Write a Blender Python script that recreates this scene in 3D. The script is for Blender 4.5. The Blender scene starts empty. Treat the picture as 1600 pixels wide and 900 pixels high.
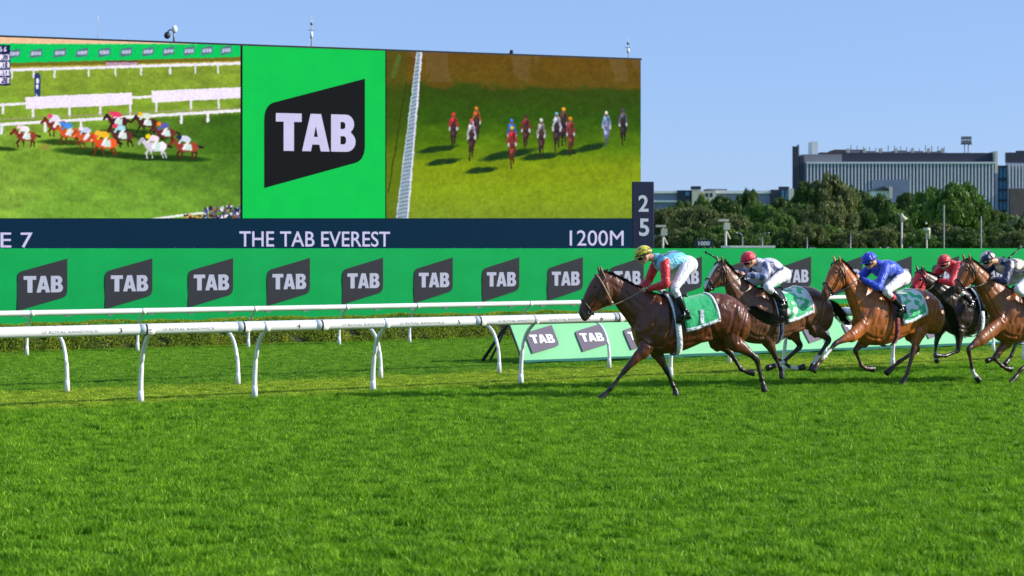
import bpy, bmesh, math, random
import numpy as np
from mathutils import Vector, Matrix, noise

random.seed(7)
RNG = np.random.default_rng(7)
scn = bpy.context.scene
COL = scn.collection

# ------------------------------------------------------------------ camera, sky, sun, exposure
F = 2600.0      # focal length in photo pixels (1600 wide)
EYE = 2.25      # eye height in metres
HZ = 388.0      # photo row of the horizon
cam = bpy.data.cameras.new('camera')
cam.sensor_width = 36.0
cam.lens = F / 1600 * 36
cam.shift_y = -(450 - HZ) / 1600
cam.clip_start = 0.5
cam.clip_end = 6000
cam.dof.use_dof = True
cam.dof.focus_distance = 24.6
cam.dof.aperture_fstop = 2.8
camo = bpy.data.objects.new('camera', cam)
COL.objects.link(camo)
camo.location = (0, 0, EYE)
camo.rotation_euler = (math.radians(90), 0, 0)
scn.camera = camo

SUN_TO = Vector((2.0, -0.18, 0.98)).normalized()      # direction towards the sun
elev = math.asin(SUN_TO.z)
azim = math.atan2(SUN_TO.x, SUN_TO.y)
world = bpy.data.worlds.new('World')
scn.world = world
world.use_nodes = True
wt = world.node_tree
for n in list(wt.nodes):
    wt.nodes.remove(n)
sky = wt.nodes.new('ShaderNodeTexSky')
sky.sky_type = 'NISHITA'
sky.sun_disc = False
sky.sun_elevation = elev
sky.sun_rotation = azim
sky.altitude = 0
sky.air_density = 1.0
sky.dust_density = 0.25
sky.ozone_density = 5.0
bgn = wt.nodes.new('ShaderNodeBackground')
bgn.inputs['Strength'].default_value = 0.15
won = wt.nodes.new('ShaderNodeOutputWorld')
smx = wt.nodes.new('ShaderNodeMix'); smx.data_type = 'RGBA'      # clear, even spring-afternoon blue
smx.inputs[0].default_value = 0.72
smx.inputs[7].default_value = (1.62, 2.52, 4.75, 1)
wt.links.new(sky.outputs[0], smx.inputs[6])
wt.links.new(smx.outputs[2], bgn.inputs[0])
wt.links.new(bgn.outputs[0], won.inputs[0])

sl = bpy.data.lights.new('sun', 'SUN')
sl.energy = 5.0
sl.angle = math.radians(0.5)
sl.color = (1.0, 0.93, 0.82)
so = bpy.data.objects.new('sun', sl)
COL.objects.link(so)
so.rotation_euler = (-SUN_TO).to_track_quat('-Z', 'Y').to_euler()
so.location = SUN_TO * 60

scn.view_settings.view_transform = 'Standard'
scn.view_settings.look = 'None'
scn.view_settings.exposure = 0.34
scn.view_settings.gamma = 1.0
scn.cycles.max_bounces = 6
scn.cycles.transparent_max_bounces = 8

# ------------------------------------------------------------------ helpers
def lin(v):
    v = v / 255.0
    return v / 12.92 if v <= 0.04045 else ((v + 0.055) / 1.055) ** 2.4

def rgb(r, g, b):
    return (lin(r), lin(g), lin(b), 1.0)

def px3(px, py, Y):
    return Vector(((px - 800) * Y / F, Y, EYE - (py - HZ) * Y / F))

def gnd(px, py):
    Y = EYE * F / (py - HZ)
    return Vector(((px - 800) * Y / F, Y, 0))

DIR = Vector((5263 - 800, F, 0)).normalized()        # the course runs this way (right and away)
NRM = Vector((-DIR.y, DIR.x, 0))                     # across the course, away from the camera

class Line:
    """a straight ground line through p along d"""
    def __init__(s, p, d=DIR):
        s.p = Vector((p[0], p[1], 0)); s.d = d
    def t(s, px):
        k = (px - 800) / F
        return (k * s.p.y - s.p.x) / (s.d.x - k * s.d.y)
    def at(s, px):
        return s.p + s.d * s.t(px)
    def off(s, w):
        return Line(s.p + NRM * w, s.d)

def mat(name, col, rough=0.6, var=0.12, scale=4.0, bump=0.0, bscale=None, metal=0.0, spec=0.5, coat=0.0, trans=0.0, stretch=None):
    m = bpy.data.materials.new(name)
    m.use_nodes = True
    nt = m.node_tree
    b = nt.nodes['Principled BSDF']
    b.inputs['Roughness'].default_value = rough
    b.inputs['Metallic'].default_value = metal
    b.inputs['Specular IOR Level'].default_value = spec
    b.inputs['Coat Weight'].default_value = coat
    tc = nt.nodes.new('ShaderNodeTexCoord')
    src = tc.outputs['Object']
    if stretch:
        mp = nt.nodes.new('ShaderNodeMapping')
        mp.inputs['Scale'].default_value = stretch
        nt.links.new(src, mp.inputs[0]); src = mp.outputs[0]
    n = nt.nodes.new('ShaderNodeTexNoise')
    n.inputs['Scale'].default_value = scale
    n.inputs['Detail'].default_value = 5
    nt.links.new(src, n.inputs['Vector'])
    r = nt.nodes.new('ShaderNodeValToRGB')
    c0 = [max(0, c * (1 - var)) for c in col[:3]] + [1]
    c1 = [min(1, c * (1 + var)) for c in col[:3]] + [1]
    r.color_ramp.elements[0].position = 0.3; r.color_ramp.elements[0].color = c0
    r.color_ramp.elements[1].position = 0.7; r.color_ramp.elements[1].color = c1
    nt.links.new(n.outputs['Fac'], r.inputs[0])
    nt.links.new(r.outputs[0], b.inputs['Base Color'])
    if bump > 0:
        n2 = nt.nodes.new('ShaderNodeTexNoise')
        n2.inputs['Scale'].default_value = bscale or scale * 6
        n2.inputs['Detail'].default_value = 4
        nt.links.new(src, n2.inputs['Vector'])
        bp = nt.nodes.new('ShaderNodeBump')
        bp.inputs['Strength'].default_value = bump
        bp.inputs['Distance'].default_value = 0.02
        nt.links.new(n2.outputs['Fac'], bp.inputs['Height'])
        nt.links.new(bp.outputs[0], b.inputs['Normal'])
    if trans > 0:
        b.inputs['Transmission Weight'].default_value = 0
        out = nt.nodes['Material Output']
        tl = nt.nodes.new('ShaderNodeBsdfTranslucent')
        mx = nt.nodes.new('ShaderNodeMixShader')
        mx.inputs[0].default_value = trans
        nt.links.new(r.outputs[0], tl.inputs[0])
        nt.links.new(b.outputs[0], mx.inputs[1]); nt.links.new(tl.outputs[0], mx.inputs[2])
        nt.links.new(mx.outputs[0], out.inputs[0])
    return m

def led_mat(name, col=None, strength=1.0, vcol=False):
    strength *= 0.80
    """lit LED face: gives off its own light, a little diffuse on top"""
    m = bpy.data.materials.new(name); m.use_nodes = True
    nt = m.node_tree; b = nt.nodes['Principled BSDF']
    b.inputs['Base Color'].default_value = (0.004, 0.004, 0.0045, 1)
    b.inputs['Roughness'].default_value = 0.7
    b.inputs['Specular IOR Level'].default_value = 0.04
    b.inputs['Emission Strength'].default_value = strength
    tc = nt.nodes.new('ShaderNodeTexCoord')
    n = nt.nodes.new('ShaderNodeTexNoise'); n.inputs['Scale'].default_value = 1.3; n.inputs['Detail'].default_value = 6
    nt.links.new(tc.outputs['Object'], n.inputs['Vector'])
    mr = nt.nodes.new('ShaderNodeMapRange'); mr.inputs['To Min'].default_value = 0.93; mr.inputs['To Max'].default_value = 1.07
    nt.links.new(n.outputs['Fac'], mr.inputs['Value'])
    # cabinet modules: slight brightness steps between LED tiles
    br = nt.nodes.new('ShaderNodeTexBrick')
    br.offset = 0; br.inputs['Scale'].default_value = 1.0
    br.inputs['Color1'].default_value = (0.975,) * 3 + (1,); br.inputs['Color2'].default_value = (1.02,) * 3 + (1,)
    br.inputs['Mortar'].default_value = (0.93,) * 3 + (1,); br.inputs['Mortar Size'].default_value = 0.006
    br.inputs['Brick Width'].default_value = 0.5; br.inputs['Row Height'].default_value = 0.5
    mp = nt.nodes.new('ShaderNodeMapping'); mp.inputs['Rotation'].default_value = (math.radians(90), 0, 0)
    nt.links.new(tc.outputs['Object'], mp.inputs[0]); nt.links.new(mp.outputs[0], br.inputs['Vector'])
    mu = nt.nodes.new('ShaderNodeMix'); mu.data_type = 'RGBA'; mu.blend_type = 'MULTIPLY'; mu.inputs[0].default_value = 1
    if vcol:
        at = nt.nodes.new('ShaderNodeAttribute'); at.attribute_name = 'Col'
        nt.links.new(at.outputs['Color'], mu.inputs[6])
    else:
        mu.inputs[6].default_value = col
    m2 = nt.nodes.new('ShaderNodeMix'); m2.data_type = 'RGBA'; m2.blend_type = 'MULTIPLY'; m2.inputs[0].default_value = 1
    nt.links.new(mr.outputs[0], m2.inputs[6]); nt.links.new(br.outputs['Color'], m2.inputs[7])
    nt.links.new(m2.outputs[2], mu.inputs[7])
    nt.links.new(mu.outputs[2], b.inputs['Emission Color'])
    return m

def link(name, me, m=None, parent=None, loc=None, rotz=0.0):
    o = bpy.data.objects.new(name, me)
    COL.objects.link(o)
    if m is not None and me is not None:
        if isinstance(m, (list, tuple)):
            for k in m: me.materials.append(k)
        else:
            me.materials.append(m)
    if parent is not None: o.parent = parent
    if loc is not None: o.location = loc
    o.rotation_euler = (0, 0, rotz)
    return o

def tag(o, label=None, cat=None, group=None, kind=None):
    if label: o['label'] = label
    if cat: o['category'] = cat
    if group: o['group'] = group
    if kind: o['kind'] = kind
    return o

def empty(name, loc, label, cat, group=None, rotz=0.0):
    o = bpy.data.objects.new(name, None); COL.objects.link(o)
    o.empty_display_size = 0.3
    o.location = loc; o.rotation_euler = (0, 0, rotz)
    return tag(o, label, cat, group)

def copy_tree(o, parent=None):
    c = o.copy(); COL.objects.link(c)
    if parent: c.parent = parent
    for ch in list(o.children): copy_tree(ch, c)
    return c

class MB:
    """collects verts and faces"""
    def __init__(s): s.v = []; s.f = []; s.mi = []
    def add(s, vs, fs, mi=0):
        k = len(s.v)
        s.v += [tuple(v) for v in vs]
        s.f += [tuple(i + k for i in f) for f in fs]
        s.mi += [mi] * len(fs)
    def box(s, x0, x1, y0, y1, z0, z1, mi=0):
        vs = [(x0,y0,z0),(x1,y0,z0),(x1,y1,z0),(x0,y1,z0),(x0,y0,z1),(x1,y0,z1),(x1,y1,z1),(x0,y1,z1)]
        s.add(vs, [(0,3,2,1),(4,5,6,7),(0,1,5,4),(1,2,6,5),(2,3,7,6),(3,0,4,7)], mi)
    def tube(s, pts, rad, n=8, mi=0, caps=True, flat=1.0, up=Vector((0,0,1))):
        pts = [Vector(p) for p in pts]
        if not hasattr(rad, '__len__'): rad = [rad] * len(pts)
        vs = []; fs = []
        for i, p in enumerate(pts):
            t = (pts[min(i + 1, len(pts) - 1)] - pts[max(i - 1, 0)]).normalized()
            u = up if abs(t.dot(up)) < 0.95 else Vector((1, 0, 0))
            a = t.cross(u).normalized(); b = a.cross(t).normalized()
            for k in range(n):
                th = 2 * math.pi * k / n
                vs.append(p + a * math.cos(th) * rad[i] + b * math.sin(th) * rad[i] * flat)
        for i in range(len(pts) - 1):
            for k in range(n):
                k2 = (k + 1) % n
                fs.append((i*n+k, i*n+k2, (i+1)*n+k2, (i+1)*n+k))
        if caps:
            fs.append(tuple(range(n))[::-1]); fs.append(tuple((len(pts)-1)*n + k for k in range(n)))
        s.add(vs, fs, mi)
    def ball(s, c, r, n=12, m=8, mi=0):
        if not hasattr(r, '__len__'): r = (r, r, r)
        vs = []; fs = []
        for i in range(m + 1):
            ph = math.pi * i / m
            for k in range(n):
                th = 2 * math.pi * k / n
                vs.append((c[0] + r[0]*math.sin(ph)*math.cos(th), c[1] + r[1]*math.sin(ph)*math.sin(th), c[2] + r[2]*math.cos(ph)))
        for i in range(m):
            for k in range(n):
                fs.append((i*n+k, (i+1)*n+k, (i+1)*n+(k+1)%n, i*n+(k+1)%n))
        s.add(vs, fs, mi)
    def mesh(s, name, smooth=False):
        me = bpy.data.meshes.new(name)
        me.from_pydata(s.v, [], s.f)
        if any(s.mi): me.polygons.foreach_set('material_index', s.mi)
        if smooth: me.polygons.foreach_set('use_smooth', [True] * len(s.f))
        me.validate(); me.update()
        return me
    def build(s, name, m, parent=None, smooth=False, loc=None, rotz=0.0):
        return link(name, s.mesh(name, smooth), m, parent, loc, rotz)

def quick_mesh(name, verts, faces_flat, nper, smooth=False):
    """fast mesh from numpy: faces_flat indices with nper verts per face"""
    me = bpy.data.meshes.new(name)
    nf = len(faces_flat) // nper
    me.vertices.add(len(verts)); me.vertices.foreach_set('co', np.asarray(verts, dtype=np.float32).ravel())
    me.loops.add(len(faces_flat)); me.loops.foreach_set('vertex_index', np.asarray(faces_flat, dtype=np.int32))
    me.polygons.add(nf); me.polygons.foreach_set('loop_start', np.arange(0, nf * nper, nper, dtype=np.int32))
    me.update(calc_edges=True)
    if smooth: me.polygons.foreach_set('use_smooth', np.ones(nf, dtype=bool))
    return me

def poly_mesh(name, loops, depth=0.0):
    """filled flat outline(s) (with holes) in local x,z, facing -y; depth = thickness"""
    cu = bpy.data.curves.new(name, 'CURVE'); cu.dimensions = '2D'; cu.fill_mode = 'BOTH'
    for lp in loops:
        sp = cu.splines.new('POLY'); sp.points.add(len(lp) - 1); sp.use_cyclic_u = True
        for i, p in enumerate(lp): sp.points[i].co = (p[0], p[1], 0, 1)
    cu.extrude = depth / 2
    return curve_to_mesh(name, cu)

def curve_to_mesh(name, cu):
    ob = bpy.data.objects.new('tmp', cu); COL.objects.link(ob)
    dg = bpy.context.evaluated_depsgraph_get()
    me = bpy.data.meshes.new_from_object(ob.evaluated_get(dg))
    COL.objects.unlink(ob); bpy.data.objects.remove(ob)
    me.name = name
    me.transform(Matrix.Rotation(math.radians(90), 4, 'X'))
    me.materials.clear()
    return me

def text_mesh(s, size, bold=0.0, depth=0.004, align='LEFT', sx=1.0, spacing=1.0):
    cu = bpy.data.curves.new('lettering', 'FONT')
    cu.body = s; cu.size = size; cu.offset = bold; cu.extrude = depth / 2
    cu.align_x = align; cu.space_character = spacing
    cu.resolution_u = 4
    me = curve_to_mesh('lettering', cu)
    if sx != 1.0: me.transform(Matrix.Diagonal((sx, 1, 1, 1)))
    return me

def letters(me, m, parent, loc=(0, 0, 0), name='letter'):
    """each separate glyph of a lettering mesh becomes a part of its own"""
    n = len(me.vertices); par = list(range(n))
    def find(a):
        while par[a] != a: par[a] = par[par[a]]; a = par[a]
        return a
    for e in me.edges:
        a, b = find(e.vertices[0]), find(e.vertices[1])
        if a != b: par[a] = b
    groups = {}
    for p in me.polygons: groups.setdefault(find(p.vertices[0]), []).append(p)
    out = []
    for g_ in groups.values():
        vi = sorted({v for p in g_ for v in p.vertices}); ix = {v: i for i, v in enumerate(vi)}
        m2 = bpy.data.meshes.new(name)
        m2.from_pydata([me.vertices[v].co[:] for v in vi], [], [[ix[v] for v in p.vertices] for p in g_])
        m2.materials.append(m)
        out.append(m2)
    for m2 in out:
        o = link(name, m2, None, parent); o.location = loc
    return out

def bbox(me):
    a = np.zeros(len(me.vertices) * 3); me.vertices.foreach_get('co', a); a = a.reshape(-1, 3)
    return a.min(0), a.max(0)

def fit_text(s, x0, x1, z0, z1, bold=0.0, depth=0.004):
    """lettering stretched to fill the rectangle (local x,z)"""
    me = text_mesh(s, 1.0, bold, depth)
    lo, hi = bbox(me)
    sx = (x1 - x0) / (hi[0] - lo[0]); sz = (z1 - z0) / (hi[2] - lo[2])
    me.transform(Matrix.Translation((x0, 0, z0)) @ Matrix.Diagonal((sx, 1, sz, 1)) @ Matrix.Translation((-lo[0], 0, -lo[2])))
    return me

def arc(cx, cy, r, a0, a1, n=6):
    return [(cx + r * math.cos(math.radians(a0 + (a1 - a0) * i / n)), cy + r * math.sin(math.radians(a0 + (a1 - a0) * i / n))) for i in range(n + 1)]

def logo_outline(w, h):
    """the black flag shape: sharp bottom-left and top-right, rounded other two"""
    def q(p0, p1, p2, n=8):
        return [((1-t)**2*p0[0] + 2*t*(1-t)*p1[0] + t*t*p2[0], (1-t)**2*p0[1] + 2*t*(1-t)*p1[1] + t*t*p2[1]) for t in [i / n for i in range(n + 1)]]
    pts = [(0, 0)] + q((.90, .235), (1, .262), (1, .40)) + [(1, 1)] + q((.10, .765), (0, .738), (0, .60))
    return [(x * w, y * h) for x, y in pts]

def TAB_loops(x0, x1, z0, z1):
    """heavy condensed T A B"""
    L = []
    W = x1 - x0; Hh = z1 - z0
    def P(lst, ox, w): return [(x0 + (ox + x * w) * W, z0 + y * Hh) for x, y in lst]
    L.append(P([(0,1),(0,.775),(.30,.775),(.30,0),(.70,0),(.70,.775),(1,.775),(1,1)], 0, .32))
    L.append(P([(0,0),(.31,1),(.69,1),(1,0),(.68,0),(.63,.18),(.37,.18),(.32,0)], .325, .345))
    L.append(P([(.425,.385),(.575,.385),(.5,.68)], .325, .345))
    B = [(0,0),(0,1),(.6,1)] + [(.6 + .34*math.cos(a), .745 + .255*math.sin(a)) for a in [math.pi/2 - i*math.pi/10 for i in range(1, 9)]]
    B += [(.80, .53)] + [(.62 + .38*math.cos(a), .27 + .27*math.sin(a)) for a in [math.pi/2 - i*math.pi/10 for i in range(3, 11)]]
    L.append(P(B, .69, .31))
    L.append(P([(.38,.61),(.38,.80),(.52,.80),(.58,.76),(.58,.65),(.52,.61)], .69, .31))
    L.append(P([(.38,.20),(.38,.42),(.54,.42),(.61,.37),(.61,.25),(.54,.20)], .69, .31))
    return L

def cr(pts, n):
    """catmull-rom through rows of numbers, n samples per span"""
    P = np.array(pts, float); out = []
    for i in range(len(P) - 1):
        p0 = P[max(i-1, 0)]; p1 = P[i]; p2 = P[i+1]; p3 = P[min(i+2, len(P)-1)]
        for k in range(n):
            t = k / n
            out.append(0.5*((2*p1) + (-p0+p2)*t + (2*p0-5*p1+4*p2-p3)*t*t + (-p0+3*p1-3*p2+p3)*t**3))
    out.append(P[-1])
    return np.array(out)
# ------------------------------------------------------------------ materials of the setting
M = {}
M['white'] = mat('white_plastic', rgb(230, 230, 226), 0.42, 0.07, 1.8, bump=.1, bscale=9, spec=0.4)
M['rail_mark'] = mat('black_print', rgb(35, 35, 38), 0.6, 0.1)
M['rail_print'] = mat('grey_print', rgb(186, 186, 190), 0.6, 0.1)
M['green_vinyl'] = mat('green_vinyl', (0.002, 0.30, 0.068, 1), 0.8, 0.07, 1.2, bump=0.12, bscale=2.0, spec=.12)
M['panel_green'] = mat('pale_green_vinyl', (0.20, 0.56, 0.27, 1), 0.7, 0.08, 1.6, bump=0.35, bscale=3.0)
M['logo_dark'] = mat('charcoal_print', rgb(48, 50, 56), 0.8, 0.06, 2, spec=.15)
M['logo_mauve'] = mat('mauve_grey_print', rgb(98, 88, 104), 0.6, 0.08, 2)  # mauve-grey tone for the flags on the slanted board
M['logo_letter'] = mat('pale_lilac_print', rgb(168, 170, 188), 0.8, 0.04, 2, spec=.15)
M['white_letter'] = mat('white_print', rgb(225, 225, 228), 0.6, 0.03, 2)
M['navy'] = mat('navy_paint', rgb(22, 30, 62), 0.6, 0.08, 2)
M['steel'] = mat('galvanised_steel', rgb(120, 124, 130), 0.45, 0.15, 3, metal=0.6)
M['dark_steel'] = mat('dark_painted_steel', rgb(42, 44, 48), 0.5, 0.15, 3)
M['cream'] = mat('cream_render', rgb(205, 198, 180), 0.8, 0.08, 0.3)
M['led_green'] = led_mat('led_green', rgb(8, 206, 84), 0.95)
M['led_black'] = led_mat('led_black', rgb(24, 26, 30), 0.8)
M['led_letter'] = led_mat('led_letter', rgb(212, 208, 246), 0.95)
M['led_band'] = led_mat('led_band', rgb(2, 44, 70), 0.9)
M['led_pic'] = led_mat('led_picture', vcol=True, strength=1.0)

# ------------------------------------------------------------------ ground
A_FOOT = Line(gnd(220, 632)); B_FOOT = Line(gnd(105, 613)); C_FOOT = Line(gnd(42, 555))
HEDGE = Line(gnd(0, 551)); FENCE = Line(gnd(0, 545))

def ground_material():
    m = bpy.data.materials.new('turf_soil'); m.use_nodes = True
    nt = m.node_tree; b = nt.nodes['Principled BSDF']; b.inputs['Roughness'].default_value = 0.95
    b.inputs['Specular IOR Level'].default_value = 0.1
    col = turf_colour(nt, 0.55)  # darkened overall, standing in for the shade among grass blades
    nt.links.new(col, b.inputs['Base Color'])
    return m

def turf_colour(nt, gain, per_instance=False):
    """real turf colours laid out across the course: lush near strip, pale worn lane between the rails, mown far strip"""
    geo = nt.nodes.new('ShaderNodeNewGeometry')
    dot = nt.nodes.new('ShaderNodeVectorMath'); dot.operation = 'DOT_PRODUCT'
    dot.inputs[1].default_value = (NRM.x, NRM.y, 0)
    nt.links.new(geo.outputs['Position'], dot.inputs[0])
    nz = nt.nodes.new('ShaderNodeTexNoise'); nz.inputs['Scale'].default_value = 0.55; nz.inputs['Detail'].default_value = 6
    nt.links.new(geo.outputs['Position'], nz.inputs['Vector'])
    ad = nt.nodes.new('ShaderNodeMath'); ad.operation = 'MULTIPLY_ADD'; ad.inputs[1].default_value = 1.1
    nt.links.new(nz.outputs['Fac'], ad.inputs[0]); nt.links.new(dot.outputs['Value'], ad.inputs[2])
    a = A_FOOT.p.dot(NRM); bb = B_FOOT.p.dot(NRM); c = C_FOOT.p.dot(NRM)
    mr = nt.nodes.new('ShaderNodeMapRange')
    lo, hi = a - 12, c + 20
    mr.inputs['From Min'].default_value = lo + .55; mr.inputs['From Max'].default_value = hi + .55
    nt.links.new(ad.outputs[0], mr.inputs['Value'])
    r = nt.nodes.new('ShaderNodeValToRGB')
    def f(v): return (v - lo) / (hi - lo)
    lush = (0.165, 0.395, 0.010); pale = (0.310, 0.490, 0.022); mown = (0.170, 0.395, 0.014); mid = (0.148, 0.360, 0.014)
    els = [(0, lush), (f(a - .5), lush), (f(a + .35), pale), (f(bb + .1), pale), (f(bb + .7), mid), (f(c - 3), mown), (1, mown)]
    cr_ = r.color_ramp
    while len(cr_.elements) < len(els): cr_.elements.new(0.5)
    for e, (p, cc) in zip(cr_.elements, els):
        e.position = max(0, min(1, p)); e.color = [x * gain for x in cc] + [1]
    nt.links.new(mr.outputs[0], r.inputs[0])
    # clumps and bleached tips
    n2 = nt.nodes.new('ShaderNodeTexNoise'); n2.inputs['Scale'].default_value = 3.2; n2.inputs['Detail'].default_value = 8
    n2.inputs['Roughness'].default_value = 0.7
    nt.links.new(geo.outputs['Position'], n2.inputs['Vector'])
    r2 = nt.nodes.new('ShaderNodeValToRGB')
    r2.color_ramp.elements[0].position = 0.33; r2.color_ramp.elements[0].color = (0.55, 0.66, 0.6, 1)
    r2.color_ramp.elements[1].position = 0.68; r2.color_ramp.elements[1].color = (1.38, 1.18, 1.5, 1)
    nt.links.new(n2.outputs['Fac'], r2.inputs[0])
    mx = nt.nodes.new('ShaderNodeMix'); mx.data_type = 'RGBA'; mx.blend_type = 'MULTIPLY'; mx.inputs[0].default_value = 1
    nt.links.new(r.outputs[0], mx.inputs[6]); nt.links.new(r2.outputs[0], mx.inputs[7])
    return mx.outputs[2]

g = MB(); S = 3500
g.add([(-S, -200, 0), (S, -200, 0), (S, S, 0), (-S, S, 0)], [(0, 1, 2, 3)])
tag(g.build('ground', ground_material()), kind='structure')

# grass: blades in square clumps, repeated at random turns over the course
def grass_material():
    m = bpy.data.materials.new('grass_blade'); m.use_nodes = True
    nt = m.node_tree; b = nt.nodes['Principled BSDF']; out = nt.nodes['Material Output']
    b.inputs['Roughness'].default_value = 0.5; b.inputs['Specular IOR Level'].default_value = 0.22
    base = turf_colour(nt, 1.0)
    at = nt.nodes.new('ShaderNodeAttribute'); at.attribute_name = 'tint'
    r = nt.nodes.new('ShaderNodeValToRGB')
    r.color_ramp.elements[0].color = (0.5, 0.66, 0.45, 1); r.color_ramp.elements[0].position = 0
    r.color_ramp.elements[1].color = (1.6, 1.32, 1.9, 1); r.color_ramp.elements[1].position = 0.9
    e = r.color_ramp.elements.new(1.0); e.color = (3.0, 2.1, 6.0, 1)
    nt.links.new(at.outputs['Fac'], r.inputs[0])
    mx = nt.nodes.new('ShaderNodeMix'); mx.data_type = 'RGBA'; mx.blend_type = 'MULTIPLY'; mx.inputs[0].default_value = 1
    nt.links.new(base, mx.inputs[6]); nt.links.new(r.outputs[0], mx.inputs[7])
    nt.links.new(mx.outputs[2], b.inputs['Base Color'])
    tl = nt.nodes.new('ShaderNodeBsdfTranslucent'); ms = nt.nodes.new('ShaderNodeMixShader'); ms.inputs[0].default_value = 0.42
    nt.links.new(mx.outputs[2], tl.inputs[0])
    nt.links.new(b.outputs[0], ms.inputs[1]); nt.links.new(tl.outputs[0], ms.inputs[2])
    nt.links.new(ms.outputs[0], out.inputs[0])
    return m

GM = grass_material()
def grass_patch(seed, size=0.62, n=1500, h=0.062):
    g_ = np.random.default_rng(seed)
    nt_ = 26; tx = g_.uniform(-size/2, size/2, nt_); ty = g_.uniform(-size/2, size/2, nt_); th_ = g_.uniform(.6, 1.45, nt_); tt_ = g_.uniform(-.35, .35, nt_)
    ti = g_.integers(0, nt_, n)
    x = np.where(g_.random(n) < .45, tx[ti] + g_.normal(0, .035, n), g_.uniform(-size/2, size/2, n)); y = np.where(g_.random(n) < .45, ty[ti] + g_.normal(0, .035, n), g_.uniform(-size/2, size/2, n))
    near = np.argmin((x[:, None] - tx[None]) ** 2 + (y[:, None] - ty[None]) ** 2, 1)
    # clumpy height
    hh = h * (0.55 + 0.5 * g_.random(n)) * th_[near]
    w = g_.uniform(0.003, 0.0062, n)
    an = g_.uniform(0, 2*np.pi, n); le = g_.uniform(0.1, 0.8, n) * hh; la = g_.uniform(0, 2*np.pi, n)
    dx = np.cos(an) * w; dy = np.sin(an) * w
    lx = np.cos(la) * le; ly = np.sin(la) * le
    V = np.zeros((n, 5, 3))
    V[:, 0] = np.stack([x - dx, y - dy, 0*x - .004], 1); V[:, 1] = np.stack([x + dx, y + dy, 0*x - .004], 1)
    V[:, 2] = np.stack([x + dx*.8 + lx*.35, y + dy*.8 + ly*.35, hh*.6], 1)
    V[:, 3] = np.stack([x - dx*.8 + lx*.35, y - dy*.8 + ly*.35, hh*.6], 1)
    V[:, 4] = np.stack([x + lx, y + ly, hh], 1)
    i = np.arange(n)[:, None] * 5
    T = np.concatenate([i + np.array([[0,1,2]]), i + np.array([[0,2,3]]), i + np.array([[3,2,4]])], 1).ravel()
    me = quick_mesh('grass_clump', V.reshape(-1, 3), T, 3)
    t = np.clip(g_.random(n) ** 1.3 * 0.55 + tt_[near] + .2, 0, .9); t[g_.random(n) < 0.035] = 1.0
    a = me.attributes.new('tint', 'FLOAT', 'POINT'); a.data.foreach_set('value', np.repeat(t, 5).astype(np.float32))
    me.materials.append(GM)
    return me

gcol = bpy.data.collections.new('grass_clumps')
for k in range(6):
    gcol.objects.link(bpy.data.objects.new('grass_clump', grass_patch(k + 1)))

pts = []; scl = []; rot = []
step = 0.5
a_ = A_FOOT.p.dot(NRM); b_ = B_FOOT.p.dot(NRM)
Y = 9.6
while Y < 46:
    st = step * (1.0 if Y < 20 else 1.15)
    X = -(900 / F) * Y - 4.0
    while X < (900 / F) * Y + 6.0:
        jx = X + random.uniform(-.12, .12); jy = Y + random.uniform(-.12, .12)
        nn = jx * NRM.x + jy * NRM.y
        wob = 0.35 * noise.noise(Vector((jx * .5, jy * .5, 0)))
        if nn + wob < a_ + .1: s = 1.0
        elif nn + wob < b_ + .3: s = 0.42
        else: s = 0.5
        if nn < HEDGE.p.dot(NRM) + .1:
            pts.append((jx, jy, 0.0)); scl.append((1.0, 1.0, s * random.uniform(.85, 1.2))); rot.append(random.uniform(0, 6.283))
        X += st
    Y += st
gm_ = bpy.data.meshes.new('grass'); gm_.from_pydata(pts, [], [])
a = gm_.attributes.new('scl', 'FLOAT_VECTOR', 'POINT'); a.data.foreach_set('vector', np.array(scl, np.float32).ravel())
a = gm_.attributes.new('rotz', 'FLOAT', 'POINT'); a.data.foreach_set('value', np.array(rot, np.float32))
grass = link('grass', gm_)
tag(grass, 'thick sunlit green grass of the race track in the foreground', 'grass', kind='stuff')
ng = bpy.data.node_groups.new('grass_scatter', 'GeometryNodeTree')
ng.interface.new_socket('Geometry', in_out='INPUT', socket_type='NodeSocketGeometry')
ng.interface.new_socket('Geometry', in_out='OUTPUT', socket_type='NodeSocketGeometry')
gi = ng.nodes.new('NodeGroupInput'); go = ng.nodes.new('NodeGroupOutput')
ip = ng.nodes.new('GeometryNodeInstanceOnPoints'); ci = ng.nodes.new('GeometryNodeCollectionInfo')
m2p = ng.nodes.new('GeometryNodeMeshToPoints')
ci.inputs['Collection'].default_value = gcol
ci.inputs['Separate Children'].default_value = True
ip.inputs['Pick Instance'].default_value = True
ns_ = ng.nodes.new('GeometryNodeInputNamedAttribute'); ns_.data_type = 'FLOAT_VECTOR'; ns_.inputs[0].default_value = 'scl'
nr_ = ng.nodes.new('GeometryNodeInputNamedAttribute'); nr_.data_type = 'FLOAT'; nr_.inputs[0].default_value = 'rotz'
cx = ng.nodes.new('ShaderNodeCombineXYZ')
rv = ng.nodes.new('FunctionNodeRandomValue'); rv.data_type = 'INT'
rv.inputs[4].default_value = 0; rv.inputs[5].default_value = 5
L = ng.links.new
L(gi.outputs[0], m2p.inputs[0]); L(m2p.outputs[0], ip.inputs['Points']); L(ci.outputs[0], ip.inputs['Instance'])
L(rv.outputs[2], ip.inputs['Instance Index'])
L(nr_.outputs[0], cx.inputs[2]); L(cx.outputs[0], ip.inputs['Rotation']); L(ns_.outputs[0], ip.inputs['Scale'])
L(ip.outputs[0], go.inputs[0])
md = grass.modifiers.new('scatter', 'NODES'); md.node_group = ng

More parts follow.
